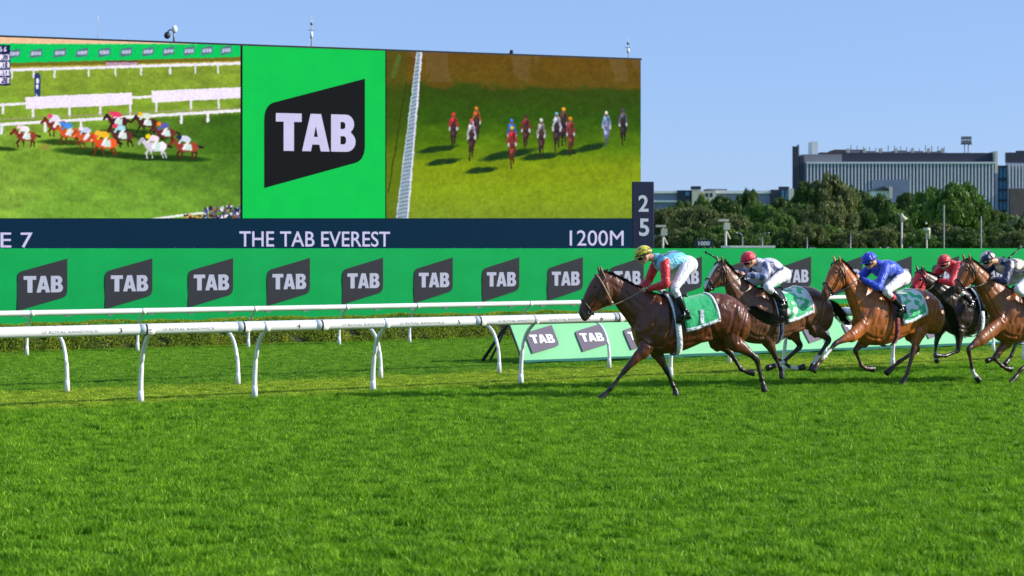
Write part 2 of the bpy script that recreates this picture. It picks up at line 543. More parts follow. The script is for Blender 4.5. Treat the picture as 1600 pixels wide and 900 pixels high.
# ------------------------------------------------------------------ rails
def tube_text(s, u0, zc, r, size, m, parent, name='lettering', bold=0.0, sx=1.0):
    """print wrapped on the camera side of a horizontal tube along local x"""
    me = text_mesh(s, size, bold, 0.001)
    me.transform(Matrix.Diagonal((sx, 1, 1, 1)))
    for v in me.vertices:
        a = (v.co.z - size * .35) / r
        v.co = Vector((u0 + v.co.x, -math.cos(a) * (r + .0025), zc + math.sin(a) * (r + .0025)))
    o = link(name, me, m, parent)
    if len(s) > 1: o['kind'] = 'stuff'
    return o

def build_rail(line, x0, x1, feet, over, h, r, label, group, marks=None, prints=None, foot_r=0.039, name='running_rail'):
    """line = feet line; over = signed offset of rail from the feet (along NRM)"""
    rl = line.off(over)
    t0, t1 = rl.t(x0), rl.t(x1)
    base = rl.p + rl.d * t0
    ang = math.atan2(DIR.y, DIR.x)
    root = empty(name, base, label, 'rail', group, ang)
    Lg = t1 - t0
    # rail pieces with sleeves
    mb = MB()
    n = int(Lg / 0.6)
    mb.tube([(Lg * i / n, 0, h) for i in range(n + 1)], r, 16)
    mb.build('top_rail', M['white'], root, True)
    k = MB()
    s = 2.4
    js = [rl.t(j) - t0 for j in (marks or [])]
    for j in js:
        q = MB(); q.tube([(j - .10, 0, h), (j + .10, 0, h)], r + .0015, 16)
        q.build('joint_sleeve', M['white'], root, True)
        q = MB(); q.tube([(j - .014, 0, h), (j + .014, 0, h)], r + .004, 16)
        q.build('joint_band', M['rail_mark'], root, True)
    sg = 1 if over > 0 else -1
    for fx in feet:
        u = line.t(fx)
        p = line.p + line.d * u
        lx = (p - base).dot(DIR); ly = (p - base).dot(NRM)       # ly = -over
        pg = [(lx, ly, -0.02), (lx, ly, h*.12), (lx, ly + over*.02, h*.35), (lx, ly + over*.14, h*.58), (lx, ly + over*.42, h*.80), (lx, ly + over*.98, h - r*.6)]
        P = cr(pg, 4)
        q = MB(); q.tube([tuple(v) for v in P], [foot_r * (1 - .28 * i / (len(P) - 1)) for i in range(len(P))], 10)
        lg = q.build('post', M['white'], root, True)
        q = MB(); q.tube([(lx, ly, -.01), (lx, ly, .14), (lx, ly, .20)], [foot_r * 1.28, foot_r * 1.10, foot_r * 0.98], 10)
        q.build('socket', M['white'], lg, True)
        q = MB(); q.tube([(lx - .045, 0, h), (lx + .045, 0, h)], r + .002, 14)
        q.build('clamp', M['white'], root, True)
    for (sx_, tx) in (prints or []):
        t_ = rl.t(sx_) - t0
        if tx.isdigit(): tube_text(tx, t_, h, r, 0.095, M['rail_mark'], root, bold=0.0, sx=1.3)
        else: tube_text(tx, t_, h, r, 0.05, M['rail_print'], root, sx=1.55)
    return root, rl

RAIL_A, RLA = build_rail(A_FOOT, -140, 1850, [-20, 220, 398, 583, 814, 1048, 1225, 1395, 1600], -0.45, 1.10, 0.074,
    'white near running rail printed 3, 4, 5 and 6, in front of all other rails', 'white running rails',
    marks=[0-95, 228, 380, 502, 749, 965, 1180, 1390],
    prints=[(183, '3'), (461, '4'), (711, '5'), (934, '6'), (64, 'O ROYAL RANDWICK'), (252, 'O ROYAL RANDWICK'), (532, 'O ROYAL RANDWICK'), (622, 'O ROYAL RANDWICK'), (775, 'O ROYAL RANDWICK'), (855, 'O ROYAL RANDWICK')])
RAIL_B, RLB = build_rail(B_FOOT, -140, 1850, [-150, 105, 372, 595, 780, 952, 1140, 1290, 1432, 1552], 0.60, 0.955, 0.060,
    'white running rail hidden behind the near rail, posts curving left at the top', 'white running rails', marks=[], foot_r=0.034)
RAIL_C, RLC = build_rail(C_FOOT, -140, 1850, [-130, 42, 215, 388, 530, 640, 815, 930, 1080, 1200, 1330, 1440, 1560], -0.42, 0.90, 0.060,
    'white far running rail just in front of the clipped hedge', 'white running rails', marks=[], foot_r=0.034)
# small cap screws under the far rail
base = RLC.p + RLC.d * RLC.t(-140)
for i in range(28):
    q = MB(); q.box(.9 * i + .4, .9 * i + .52, -.03, .03, .90 - .085, .90 - .055)
    q.build('clip', M['steel'], RAIL_C)

# ------------------------------------------------------------------ fence with logos
FL0, FL1 = FENCE.t(-180), FENCE.t(1900)
fbase = FENCE.p + DIR * FL0; FANG = math.atan2(DIR.y, DIR.x)
fence = empty('banner_fence', fbase, 'long green printed banner fence with dark TAB flags behind the hedge', 'fence', rotz=FANG)
FLEN = FL1 - FL0
FT = EYE
PW = 4.0
k = 0
pan_me = None
while k * PW < FLEN:
    q = MB()
    nx, nz = 16, 8
    vs = []; fs = []
    for j in range(nz + 1):
        for i in range(nx + 1):
            x = PW * i / nx; z = .05 + (FT - .05) * j / nz
            dy = 0.006 * math.sin(j * 2.1 + i * .7 + k) * (0 if i in (0, nx) else 1)
            vs.append((x, dy, z))
    for j in range(nz):
        for i in range(nx):
            a0 = j * (nx + 1) + i; fs.append((a0, a0 + 1, a0 + nx + 2, a0 + nx + 1))
    q.add(vs, fs)
    o = q.build('banner_panel', M['green_vinyl'], fence, True); o.location = (k * PW, 0, 0)
    q = MB(); q.tube([(0, .05, -.05), (0, .05, FT - .03)], .03, 8)
    o = q.build('fence_post', M['steel'], fence, True); o.location = (k * PW, 0, 0)
    k += 1
q = MB(); q.tube([(0, .05, FT - .035), (FLEN, .05, FT - .035)], .02, 8); q.build('top_pipe', M['steel'], fence, True)
q = MB()
for i in range(int(FLEN / .5)): q.tube([(i * .5, .03, FT - .06), (i * .5, .03, FT + .004)], .007, 6)
o = q.build('eyelet_ties', M['white'], fence); o['kind'] = 'stuff'
xs = [27, 164, 295, 418, 535, 647, 753, 855]
ts = [FENCE.t(x) for x in xs]
sp = (ts[-1] - ts[0]) / (len(ts) - 1)
wl = FENCE.t(105) - FENCE.t(27)
hz0 = px3(0, 485.5, FENCE.at(30).y).z; hz1 = px3(0, 404, FENCE.at(104).y).z
lh = hz1 - hz0
logo_me = poly_mesh('logo', [logo_outline(wl, lh)], .004)
let_me = poly_mesh('lettering', TAB_loops(.12 * wl, .91 * wl, .345 * lh, .665 * lh), .004)
logo_me.materials.append(M['logo_dark']); glyphs = None
for i in range(-1, 17):
    u = ts[0] + sp * i - FL0
    o = link('logo', logo_me, None, fence); o.location = (u, -.012, hz0)
    if glyphs is None: glyphs = letters(let_me, M['logo_letter'], o, (0, -.005, 0))
    else:
        for gm__ in glyphs: link('letter', gm__, None, o).location = (0, -.005, 0)

# ------------------------------------------------------------------ hedge
def leaf_cloud(P, Nn, size, seed, flat=0.6):
    """P points, Nn outward normals; random quads"""
    g_ = np.random.default_rng(seed); n = len(P)
    d = g_.normal(size=(n, 3)) + Nn * flat * 2
    d /= np.linalg.norm(d, axis=1)[:, None]
    t = np.cross(d, g_.normal(size=(n, 3))); t /= np.linalg.norm(t, axis=1)[:, None] + 1e-9
    b = np.cross(d, t)
    s = size * g_.uniform(.6, 1.35, n)[:, None]
    V = np.stack([P - t * s, P - b * s * .55 + d*s*.15, P + t * s, P + b * s * .55 + d*s*.15], 1)
    idx = np.arange(n * 4)
    return V.reshape(-1, 3), idx

def leaf_material(name, c0, c1, c2, scale=1.0, trans=0.3):
    m = bpy.data.materials.new(name); m.use_nodes = True
    nt = m.node_tree; b = nt.nodes['Principled BSDF']; out = nt.nodes['Material Output']
    b.inputs['Roughness'].default_value = 0.55; b.inputs['Specular IOR Level'].default_value = 0.3
    tc = nt.nodes.new('ShaderNodeTexCoord'); n = nt.nodes.new('ShaderNodeTexNoise')
    n.inputs['Scale'].default_value = scale; n.inputs['Detail'].default_value = 8; n.inputs['Roughness'].default_value = .75
    nt.links.new(tc.outputs['Object'], n.inputs['Vector'])
    r = nt.nodes.new('ShaderNodeValToRGB'); e = r.color_ramp.elements
    e[0].position = .34; e[0].color = c0; e[1].position = .66; e[1].color = c2
    k = e.new(.5); k.color = c1
    nt.links.new(n.outputs['Fac'], r.inputs[0]); nt.links.new(r.outputs[0], b.inputs['Base Color'])
    tl = nt.nodes.new('ShaderNodeBsdfTranslucent'); ms = nt.nodes.new('ShaderNodeMixShader'); ms.inputs[0].default_value = trans
    nt.links.new(r.outputs[0], tl.inputs[0]); nt.links.new(b.outputs[0], ms.inputs[1]); nt.links.new(tl.outputs[0], ms.inputs[2])
    nt.links.new(ms.outputs[0], out.inputs[0])
    return m

HM = leaf_material('hedge_leaf', (0.10, .18, .012, 1), (0.27, .37, .020, 1), (0.48, .52, .04, 1), 2.6, .45)
hl = HEDGE.off(-.05)
h0, h1 = hl.t(-160), hl.t(1850); HL = h1 - h0
hedge = empty('clipped_hedge', hl.p + DIR * h0, 'low clipped olive green hedge along the foot of the green fence', 'hedge', rotz=FANG)
HH = .60; HD = .55
n = 95000
g_ = np.random.default_rng(11)
u = g_.uniform(0, HL * .62, n); face = g_.random(n)
front = face < .6
P = np.zeros((n, 3)); Nn = np.zeros((n, 3))
P[:, 0] = u
wv = .035 * np.sin(u * 1.7) + .03 * np.sin(u * 4.3 + 1) + .02 * np.sin(u * 9.1)
P[front, 1] = g_.uniform(-.03, .09, front.sum()) + wv[front]; P[front, 2] = g_.uniform(0.0, HH, front.sum()) ** 1.0
Nn[front] = (0, -1, .15)
tp = ~front
P[tp, 1] = g_.uniform(0, HD, tp.sum()); P[tp, 2] = HH + g_.uniform(-.04, .02, tp.sum()) + wv[tp] * .5
Nn[tp] = (0, -.1, 1)
# a few holes
hol = np.sin(u * 2.9) * np.cos(P[:, 2] * 9 + u * 1.3) + np.sin(u*7.7+P[:,2]*11)*.6 > 1.05
P[hol, 1] += .12
V, idx = leaf_cloud(P, Nn, .019, 3, .5)
link('foliage', quick_mesh('foliage', V, idx, 4), HM, hedge)['kind'] = 'stuff'
V2 = V.copy(); V2[:, 0] += 0
n2 = 22000
u2 = g_.uniform(HL * .60, HL, n2); P = np.zeros((n2, 3)); Nn = np.zeros((n2, 3)); P[:, 0] = u2
fr = g_.random(n2) < .6
P[fr, 1] = g_.uniform(-.03, .09, fr.sum()); P[fr, 2] = g_.uniform(0, HH, fr.sum()); Nn[:] = (0, -.7, .6)
P[~fr, 1] = g_.uniform(0, HD, (~fr).sum()); P[~fr, 2] = HH + g_.uniform(-.05, .04, (~fr).sum())
V, idx = leaf_cloud(P, Nn, .035, 4, .5)
link('foliage', quick_mesh('foliage', V, idx, 4), HM, hedge)['kind'] = 'stuff'
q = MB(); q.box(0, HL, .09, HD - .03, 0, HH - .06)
q.build('dark_core', mat('hedge_inner', (0.035, .05, .012, 1), .9, .3, 12), hedge)  # plain dark box, its colour standing in for shade between the leaves

# ------------------------------------------------------------------ slanted sponsor board
PB = Line(gnd(820, 570))
pb1 = PB.t(1960)
board = empty('sponsor_board', PB.p + DIR * PB.t(820), 'pale green slanted vinyl board with mauve-grey TAB flags behind the white rails', 'board', rotz=FANG)
BL = pb1 - PB.t(820); bz = .80; by = .62
q = MB(); nx = 220; nz = 8; vs = []; fs = []
for j in range(nz + 1):
    for i in range(nx + 1):
        x = BL * i / nx; f_ = j / nz
        sag = .012 * math.sin(i * .35 + j * .9) + .01 * math.sin(i * .11 - j)
        vs.append((x, by * f_ + sag * .5, .03 + bz * f_ + sag))
for j in range(nz):
    for i in range(nx):
        a0 = j * (nx + 1) + i; fs.append((a0, a0 + 1, a0 + nx + 2, a0 + nx + 1))
q.add(vs, fs)
q.build('banner', M['panel_green'], board, True)
sk = math.atan2(by, bz)
l1 = .62; lw = .68
lm = poly_mesh('logo', [logo_outline(lw, .66)], .004)
lt = poly_mesh('lettering', TAB_loops(.10 * lw, .90 * lw, .34 * .62, .67 * .62), .004)
lm.materials.append(M['logo_mauve']); glyphs = None
i = 0
while .24 + i * 1.16 < BL - 1:
    o = link('logo', lm, None, board); o.location = (.24 + i * 1.16, .62 * .2 - .022, .03 + .8 * .2 + .016)
    o.rotation_euler = (-sk, 0, 0)
    if glyphs is None: glyphs = letters(lt, M['white_letter'], o, (0, -.006, .02))
    else:
        for gm__ in glyphs: link('letter', gm__, None, o).location = (0, -.006, .02)
    i += 1
for i in range(int(BL / 2.2)):
    q = MB(); q.tube([(i * 2.2, by, bz), (i * 2.2, by + .75, 0)], .025, 8); q.build('strut', M['steel'], board, True)
q = MB(); q.tube([(-.02, by*1.0, bz), (-.28, by + .55, 0.02)], .035, 8); q.tube([(-.02, .02, .03), (-.02, by, bz)], .02, 8)
q.build('end_brace', M['dark_steel'], board, True)
# ------------------------------------------------------------------ LED screen
SA = px3(0, HZ, 53.5); SB = px3(1000, HZ, 60.0)
SDIR = (SB - SA); SDIR.z = 0; SDIR.normalize()
SL = Line(SA, SDIR); SANG = math.atan2(SDIR.y, SDIR.x)
SX0 = SL.t(-170); SBASE = SL.p + SDIR * SX0
def su(px): return SL.t(px) - SX0
ZTOP = EYE + 331 * 53.5 / F
ua, ub = su(0), su(1000)
def zbot(u): return EYE + 47 * (53.5 + (60.0 - 53.5) * (u - ua) / (ub - ua)) / F
ZB = 1.95
UEND = su(1001.5)
screen = empty('led_screen', SBASE, 'huge outdoor LED screen showing the race and a TAB flag on green', 'screen', rotz=SANG)
q = MB(); q.box(-.05, UEND + .0, .02, 1.1, ZB, ZTOP - .02); q.build('cabinet', M['dark_steel'], screen)
q = MB(); q.box(-.08, UEND + .035, .012, 1.13, ZTOP - .018, ZTOP + .045); q.build('top_trim', M['dark_steel'], screen)
for i in range(8):
    q = MB(); x = 1.0 + i * (UEND - 2) / 7; q.tube([(x, .55, -.1), (x, .55, ZB)], .16, 10); q.build('support_post', M['steel'], screen, True)
for i in range(7):
    x = 1.0 + i * (UEND - 2) / 7; w = (UEND - 2) / 7
    q = MB(); q.tube([(x, .6, .1), (x + w, .6, ZB)], .06, 8); q.build('brace', M['steel'], screen, True)

def noise2(h, w, cells, seed, stretch=(1, 1)):
    g_ = np.random.default_rng(seed)
    out = np.zeros((h, w)); amp = 1.0; tot = 0
    for o in range(4):
        c = cells * 2 ** o
        gx = int(c * stretch[0]) + 2; gy = int(c * stretch[1] * h / w) + 2
        G = g_.random((gy + 1, gx + 1))
        yy = np.linspace(0, gy - .001, h); xx = np.linspace(0, gx - .001, w)
        yi = yy.astype(int); xi = xx.astype(int); fy = (yy - yi)[:, None]; fx = (xx - xi)[None]
        fy = fy*fy*(3-2*fy); fx = fx*fx*(3-2*fx)
        v = (G[yi][:, xi]*(1-fy)*(1-fx) + G[yi+1][:, xi]*fy*(1-fx) + G[yi][:, xi+1]*(1-fy)*fx + G[yi+1][:, xi+1]*fy*fx)
        out += v * amp; tot += amp; amp *= .55
    return out / tot - .5

class Canvas:
    """tiny painter for the flat video pictures, in photo pixels, 2x supersampled"""
    def __init__(s, x0, y0, x1, y1, ss=2):
        s.x0, s.y0, s.ss = x0, y0, ss
        s.h = int((y1 - y0) * ss); s.w = int((x1 - x0) * ss)
        s.a = np.zeros((s.h, s.w, 3))
        s.Y, s.X = np.mgrid[0:s.h, 0:s.w].astype(float)
        s.X = s.X / ss + x0; s.Y = s.Y / ss + y0
    def put(s, mask, c, al=1.0):
        m = (mask * al)[..., None]; s.a[:] = s.a * (1 - m) + np.array(c, float) * m
    def sub(s, x0, y0, x1, y1):
        i0 = max(0, int((y0 - s.y0) * s.ss)); i1 = max(0, min(s.h, int((y1 - s.y0) * s.ss) + 1))
        j0 = max(0, int((x0 - s.x0) * s.ss)); j1 = max(0, min(s.w, int((x1 - s.x0) * s.ss) + 1))
        return slice(i0, i1), slice(j0, j1)
    def ell(s, cx, cy, rx, ry, c, ang=0.0, al=1.0, soft=.25):
        R = max(rx, ry) * 1.3 + 1
        k = s.sub(cx - R, cy - R, cx + R, cy + R)
        X = s.X[k] - cx; Y = s.Y[k] - cy
        if X.size == 0: return
        ca, sa = math.cos(ang), math.sin(ang)
        d = ((X*ca + Y*sa) / rx) ** 2 + ((-X*sa + Y*ca) / ry) ** 2
        m = np.clip((1 + soft - d) / (2 * soft), 0, 1)[..., None] * al
        s.a[k] = s.a[k] * (1 - m) + np.array(c, float) * m
    def seg(s, xa, ya, xb, yb, w, c, al=1.0):
        k = s.sub(min(xa, xb) - w - 1, min(ya, yb) - w - 1, max(xa, xb) + w + 1, max(ya, yb) + w + 1)
        X = s.X[k]; Y = s.Y[k]
        if X.size == 0: return
        dx, dy = xb - xa, yb - ya; L2 = dx*dx + dy*dy + 1e-9
        t = np.clip(((X - xa)*dx + (Y - ya)*dy) / L2, 0, 1)
        d = np.hypot(X - xa - t*dx, Y - ya - t*dy)
        m = np.clip(w / 2 + .35 - d, 0, .7)[..., None] / .7 * al
        s.a[k] = s.a[k] * (1 - m) + np.array(c, float) * m
    def quad(s, P, c, al=1.0):
        xs_ = [p[0] for p in P]; ys_ = [p[1] for p in P]
        k = s.sub(min(xs_), min(ys_), max(xs_), max(ys_))
        X = s.X[k]; Y = s.Y[k]
        m = np.ones_like(X)
        for i in range(len(P)):
            (xa, ya), (xb, yb) = P[i], P[(i + 1) % len(P)]
            nx_, ny_ = -(yb - ya), xb - xa; l = math.hypot(nx_, ny_)
            m = np.minimum(m, np.clip(((X - xa)*nx_ + (Y - ya)*ny_) / l + .5, 0, 1))
        m = m[..., None] * al
        s.a[k] = s.a[k] * (1 - m) + np.array(c, float) * m

def mini_side(c, x, y, s, body, silk, cap, cloth=(190, 215, 205), leg=None):
    s *= 1.3
    leg = leg or tuple(v * .55 for v in body)
    R = random.Random(int(x * 7 + y))
    for (lx, sp_) in ((-8, -1), (-7, 1.0), (8, 1), (9, -.6)):
        kx = x + lx * s * .9 + sp_ * 3 * s * R.uniform(.6, 1.3)
        c.seg(x + lx * s * .85, y + 2*s, kx, y + 7*s, 2.2*s, leg); c.seg(kx, y + 7*s, kx + R.uniform(-2, 3)*s, y + 12*s, 1.4*s, leg)
    c.seg(x + 10*s, y - 2*s, x + 17*s, y + 0*s, 2.4*s, (40, 30, 30))
    c.ell(x, y, 11*s, 5*s, body, .05)
    c.ell(x + 7*s, y - .5*s, 5.5*s, 5.2*s, tuple(min(255, v*1.15) for v in body))
    c.seg(x - 8*s, y - 1*s, x - 14*s, y - 8*s, 4.6*s, body); c.seg(x - 13.5*s, y - 8.5*s, x - 18*s, y - 3.5*s, 3.2*s, tuple(v*.85 for v in body))
    c.quad([(x - 3*s, y - 4*s), (x + 5*s, y - 4*s), (x + 6*s, y + 3.5*s), (x - 1*s, y + 3.5*s)], cloth)
    c.seg(x + 2*s, y - 7*s, x - 3*s, y + 1*s, 3.2*s, (225, 220, 230))
    c.ell(x - 1.5*s, y - 9.5*s, 6*s, 3.4*s, silk, .15)
    c.seg(x - 5*s, y - 9*s, x - 8*s, y - 5*s, 2.4*s, silk)
    c.ell(x - 8*s, y - 11.5*s, 2.9*s, 2.6*s, cap)

def mini_front(c, x, y, h, body, silk, cap):
    """y = top of cap, h = height to hooves"""
    R = random.Random(int(x * 13)); mute = lambda v, k: tuple(a * k + 14 for a in v)
    for (dx, b, e, w) in ((-3.0, .55, .99, 2.4), (2.6, .55, .88, 2.4), (-1.2, .6, .80, 1.8), (4.0, .5, .74, 1.8)):
        c.seg(x + dx, y + h*b, x + dx*.8 + R.uniform(-1, 1), y + h*(b + e)/2, w + .8, mute(body, .8)); c.seg(x + dx*.8, y + h*(b + e)/2, x + dx*.7 + R.uniform(-1.5, 1.5), y + h*e, w * .8, mute(body, .55))
    c.ell(x + .4, y + h*.50, 5.8, h*.20, mute(body, .75)); c.ell(x - 1.2, y + h*.55, 2.6, h*.11, mute(body, 1.35))
    for k in (-1, 1):
        c.ell(x + k*5.6, y + h*.44 + R.uniform(-1, 1), 1.6, 4.2, mute((190, 195, 205), .9)); c.seg(x + k*5.2, y + h*.30, x + k*6.6, y + h*.40, 2.8, mute(silk, .75))
    c.ell(x, y + h*.23, 5.8, h*.11, mute(silk, .82)); c.ell(x + 2.2, y + h*.25, 2.4, h*.07, mute(silk, .5)); c.ell(x - 1.8, y + h*.19, 2.2, h*.05, mute(silk, 1.05))
    c.ell(x - .3, y + h*.40, 2.5, h*.13, mute(body, 1.0)); c.ell(x - .5, y + h*.50, 1.6, h*.05, mute(body, .5)); c.seg(x - 2, y + h*.28, x - 2.2, y + h*.32, 1.2, mute(body, .7)); c.seg(x + 1.6, y + h*.28, x + 1.8, y + h*.32, 1.2, mute(body, .7))
    c.ell(x, y + h*.13, 2.2, 2.6, (120, 86, 74)); c.ell(x, y + h*.06, 3.0, 2.8, mute(cap, .9)); c.ell(x - 1, y + h*.04, 1.3, 1.1, mute(cap, 1.1))

DIG = {'0':'75557','1':'22222','2':'71747','6':'74757','8':'75757','7':'71122','.':'00002'}
def tiny_text(c, s, x, y, col, px=1.15):
    for ch in s:
        for r, row in enumerate(DIG[ch]):
            for b in range(3):
                if int(row) >> (2 - b) & 1: c.ell(x + b * px, y + r * px * 1.25, px * .62, px * .8, col)
        x += (2.2 if ch == '.' else 4) * px

# -- left picture: the field from the side
cl = Canvas(-60, 50, 380, 345)
X, Y_ = cl.X, cl.Y
nl = noise2(cl.h, cl.w, 14, 3, (1, 2.5)); nf = noise2(cl.h, cl.w, 90, 4)
t = np.clip((Y_ - 105) / 235, 0, 1)
base = np.array([128, 150, 48.]) * (1 - t[..., None]) + np.array([112, 158, 52.]) * t[..., None]
cl.a[:] = base
yr3 = 193 - 21 * X / 372
dk = np.clip((X - 90) / 260, 0, 1) * np.clip((Y_ - yr3) / 8, 0, 1) * np.clip((300 - Y_ + (X - 200) * .25) / 90, 0, 1)
cl.put(dk, (52, 92, 18), .9)
cl.put(np.clip((X + 40 - 2*(Y_ - 225)) / 200, 0, 1) * (Y_ > 240), (88, 128, 40), .45)
cl.put(np.clip((90 - X) / 150, 0, 1) * np.clip((Y_ - 250) / 40, 0, 1), (150, 172, 72), .6)
cl.put(((Y_ < yr3) & (Y_ > 125)).astype(float) * np.clip((Y_ - 125) / 30, 0, 1), (120, 150, 44), .6)
cl.a *= (1 + nl * .35 + nf * .22)[..., None]
yb_ = 98 - 9.5 * (X - 15) / 357
cl.put((Y_ < 111 - 11 * X / 372).astype(float), (168, 158, 62))
cl.put(((Y_ < yb_ + 6)).astype(float), (112, 104, 30))
cl.put(((Y_ > 96) & (Y_ < 104) & (X > 165) & (X < 214)).astype(float), (176, 140, 158)); cl.put(((Y_ > 94.5) & (Y_ < 97) & (X > 165) & (X < 214)).astype(float), (70, 55, 60))
cl.put((Y_ < yb_).astype(float), (2, 190, 92))
cl.put((Y_ < 68.5 + 0 * X).astype(float) * (Y_ < 67.5 + 3 * X / 372), (228, 186, 150)); 
for x in (-12, 21, 56, 93, 128, 163, 197, 231, 263, 295, 323, 353):
    yy = 83.5 - 5.2 * (x - 21) / 332; w = 10 - 1.6 * (x - 21) / 332
    cl.quad([(x - w, yy - 4), (x + w, yy - 8), (x + w, yy + 4), (x - w, yy + 8)], (84, 108, 122))
    cl.quad([(x - w*.8, yy - 2.6), (x + w*.8, yy - 3.4), (x + w*.8, yy + 2.4), (x - w*.8, yy + 3.2)], (190, 194, 220), .85)
    for k in (-.28, .3): cl.seg(x + k * w, yy - 2.4, x + k * w, yy + 2.4, .8, (110, 120, 140), .7)
def rail(ya, yb, th, x0=-60, x1=380, col=(226, 220, 238)):
    f_ = lambda x: ya + (yb - ya) * x / 372
    cl.quad([(x0, f_(x0) - th/2), (x1, f_(x1) - th/2), (x1, f_(x1) + th/2), (x0, f_(x0) + th/2)], col)
    return f_
f1 = rail(109.5, 98.5, 4.4)
for x in (18, 52, 85, 138, 180, 220, 265, 305, 340): cl.seg(x, f1(x), x, f1(x) + 13, 2.8, (215, 210, 225))
f2 = rail(163.5, 143, 4, -60, 380)
cl.seg(58, 118, 58, 147, 9, (44, 58, 116)); cl.seg(58, 124, 58, 128, 4, (225, 225, 240)); cl.seg(58, 133, 58, 137, 4, (225, 225, 240)); cl.seg(57, 147, 57, 154, 2, (200, 200, 210))
cl.quad([(39, 151), (205.5, 144), (206.5, 163), (40, 170.5)], (228, 216, 242)); cl.quad([(236, 141.5), (380, 135.5), (380, 152.5), (237, 160)], (228, 216, 242))
for x, y in ((4, 162), (51, 168), (108, 166), (156, 164), (203, 163), (244, 159), (298, 156), (341, 154)): cl.seg(x, y, x, y + 15, 3.4, (222, 212, 232))
cl.seg(-60, 189, 380, 168, 2.4, (150, 140, 120), .7)
f3 = rail(194, 172.5, 4.6)
for x in (2, 70, 126, 283, 324): cl.seg(x, f3(x), x, f3(x) + 14, 3.8, (222, 216, 235))
for (x, y, rx, ry) in ((0, 232, 26, 3.4), (95, 222, 34, 4.5), (130, 236, 45, 6), (175, 241, 46, 5), (225, 246, 40, 4.5), (275, 247, 50, 5), (200, 205, 40, 4), (235, 214, 28, 5)):
    cl.ell(x, y, rx, ry, (22, 48, 12), .04, .8, .5)
cl.ell(70, 229, 9, 5, (150, 120, 60), 0, .5)
mini_side(cl, 88, 196, 1.0, (120, 50, 35), (215, 205, 235), (225, 70, 120))
mini_side(cl, 184, 190, .95, (62, 30, 32), (225, 60, 100), (230, 50, 100))
mini_side(cl, 229, 192, .95, (70, 38, 30), (200, 215, 200), (232, 180, 30))
mini_side(cl, 108, 208, 1.0, (200, 84, 40), (70, 140, 220), (60, 130, 215))
mini_side(cl, 258, 208, 1.0, (96, 48, 40), (90, 90, 165), (235, 130, 30))
mini_side(cl, 40, 213, 1.0, (128, 50, 40), (228, 218, 232), (230, 190, 210))
mini_side(cl, 190, 212, 1.05, (84, 44, 40), (160, 205, 220), (225, 50, 95))
mini_side(cl, 136, 215, 1.0, (205, 86, 46), (190, 195, 225), (225, 215, 235))
mini_side(cl, 164, 224, 1.15, (212, 78, 36), (232, 178, 40), (240, 180, 60))
mini_side(cl, 291, 230, 1.1, (140, 58, 42), (200, 205, 225), (40, 45, 70))
mini_side(cl, 242, 229, 1.1, (198, 190, 208), (225, 205, 220), (238, 205, 20), leg=(190, 190, 200))
cl.seg(235, 342, 322, 331, 3.4, (225, 222, 225))
Rr = random.Random(4)
for i in range(150):
    x = Rr.uniform(318, 378); y = Rr.uniform(319, 343) + (376 - x) * .10
    cl.ell(x, y, Rr.uniform(1.2, 2.6), Rr.uniform(1.6, 3.2), Rr.choice([(30, 34, 60), (60, 60, 95), (200, 200, 220), (150, 110, 90), (40, 30, 40), (70, 90, 150), (230, 225, 235), (120, 60, 60)]))
for i in range(26): cl.ell(Rr.uniform(285, 320), Rr.uniform(335, 343), 2, 1.8, Rr.choice([(170, 120, 60), (60, 40, 40), (200, 150, 90)]))
# running times box at the frame edge
cl.quad([(-40, 69), (15.5, 70), (15.5, 133), (-40, 134)], (26, 32, 74))
for k, (tx, yb2) in enumerate((('6.6', 73), ('.70', 86), ('.18', 98), ('.11', 110), ('.28', 122))):
    if k: cl.quad([(-40, yb2 - 1.5), (14, yb2 - 1.5), (14, yb2 + 8), (-40, yb2 + 8)], (222, 216, 244))
    tiny_text(cl, tx, 1.2 if k else -.5, yb2 + .5, (40, 36, 80) if k else (226, 224, 248))

# -- right picture: the field head on
cr_c = Canvas(600, 74, 1006, 346)
X, Y_ = cr_c.X, cr_c.Y
nl = noise2(cr_c.h, cr_c.w, 12, 13, (1, 2.2)); nf = noise2(cr_c.h, cr_c.w, 80, 14)
t = Y_ + nl * 26 - (X - 800) * .02
xp = [78, 132, 141, 185, 225, 260, 300, 345]
cols = np.array([(104, 74, 12), (98, 80, 12), (52, 74, 6), (50, 86, 4), (88, 124, 6), (128, 150, 12), (134, 160, 22), (124, 148, 40)], float)
for k in range(3): cr_c.a[..., k] = np.interp(t, xp, cols[:, k])
cr_c.a *= (1 + nf * .22 + nl * .15)[..., None]
cr_c.put(np.clip((640 - X) / 10, 0, 1), (70, 84, 10), .5)
cr_c.put((noise2(cr_c.h, cr_c.w, 7, 21, (1, .3)) > .12).astype(float) * (Y_ < 128), (120, 98, 80), .4)
cr_c.seg(622, 88, 614, 118, 8, (84, 120, 70), .5)
cr_c.seg(634, 130, 606, 300, 2.2, (46, 58, 8), .7)
cr_c.quad([(650.5, 80), (659, 80), (637, 346), (617, 346)], (150, 172, 190))
for i in range(44):
    y = 84 + i * 6; f_ = (y - 80) / 266
    xa, xb = 650.5 - 33 * f_, 659 - 22 * f_
    cr_c.seg(xa, y + 4, xb, y, 1.3, (92, 112, 120)); 
cr_c.seg(658, 80, 636, 346, 2.8, (226, 222, 244)); cr_c.seg(651, 80, 618, 346, 1.4, (200, 205, 225))
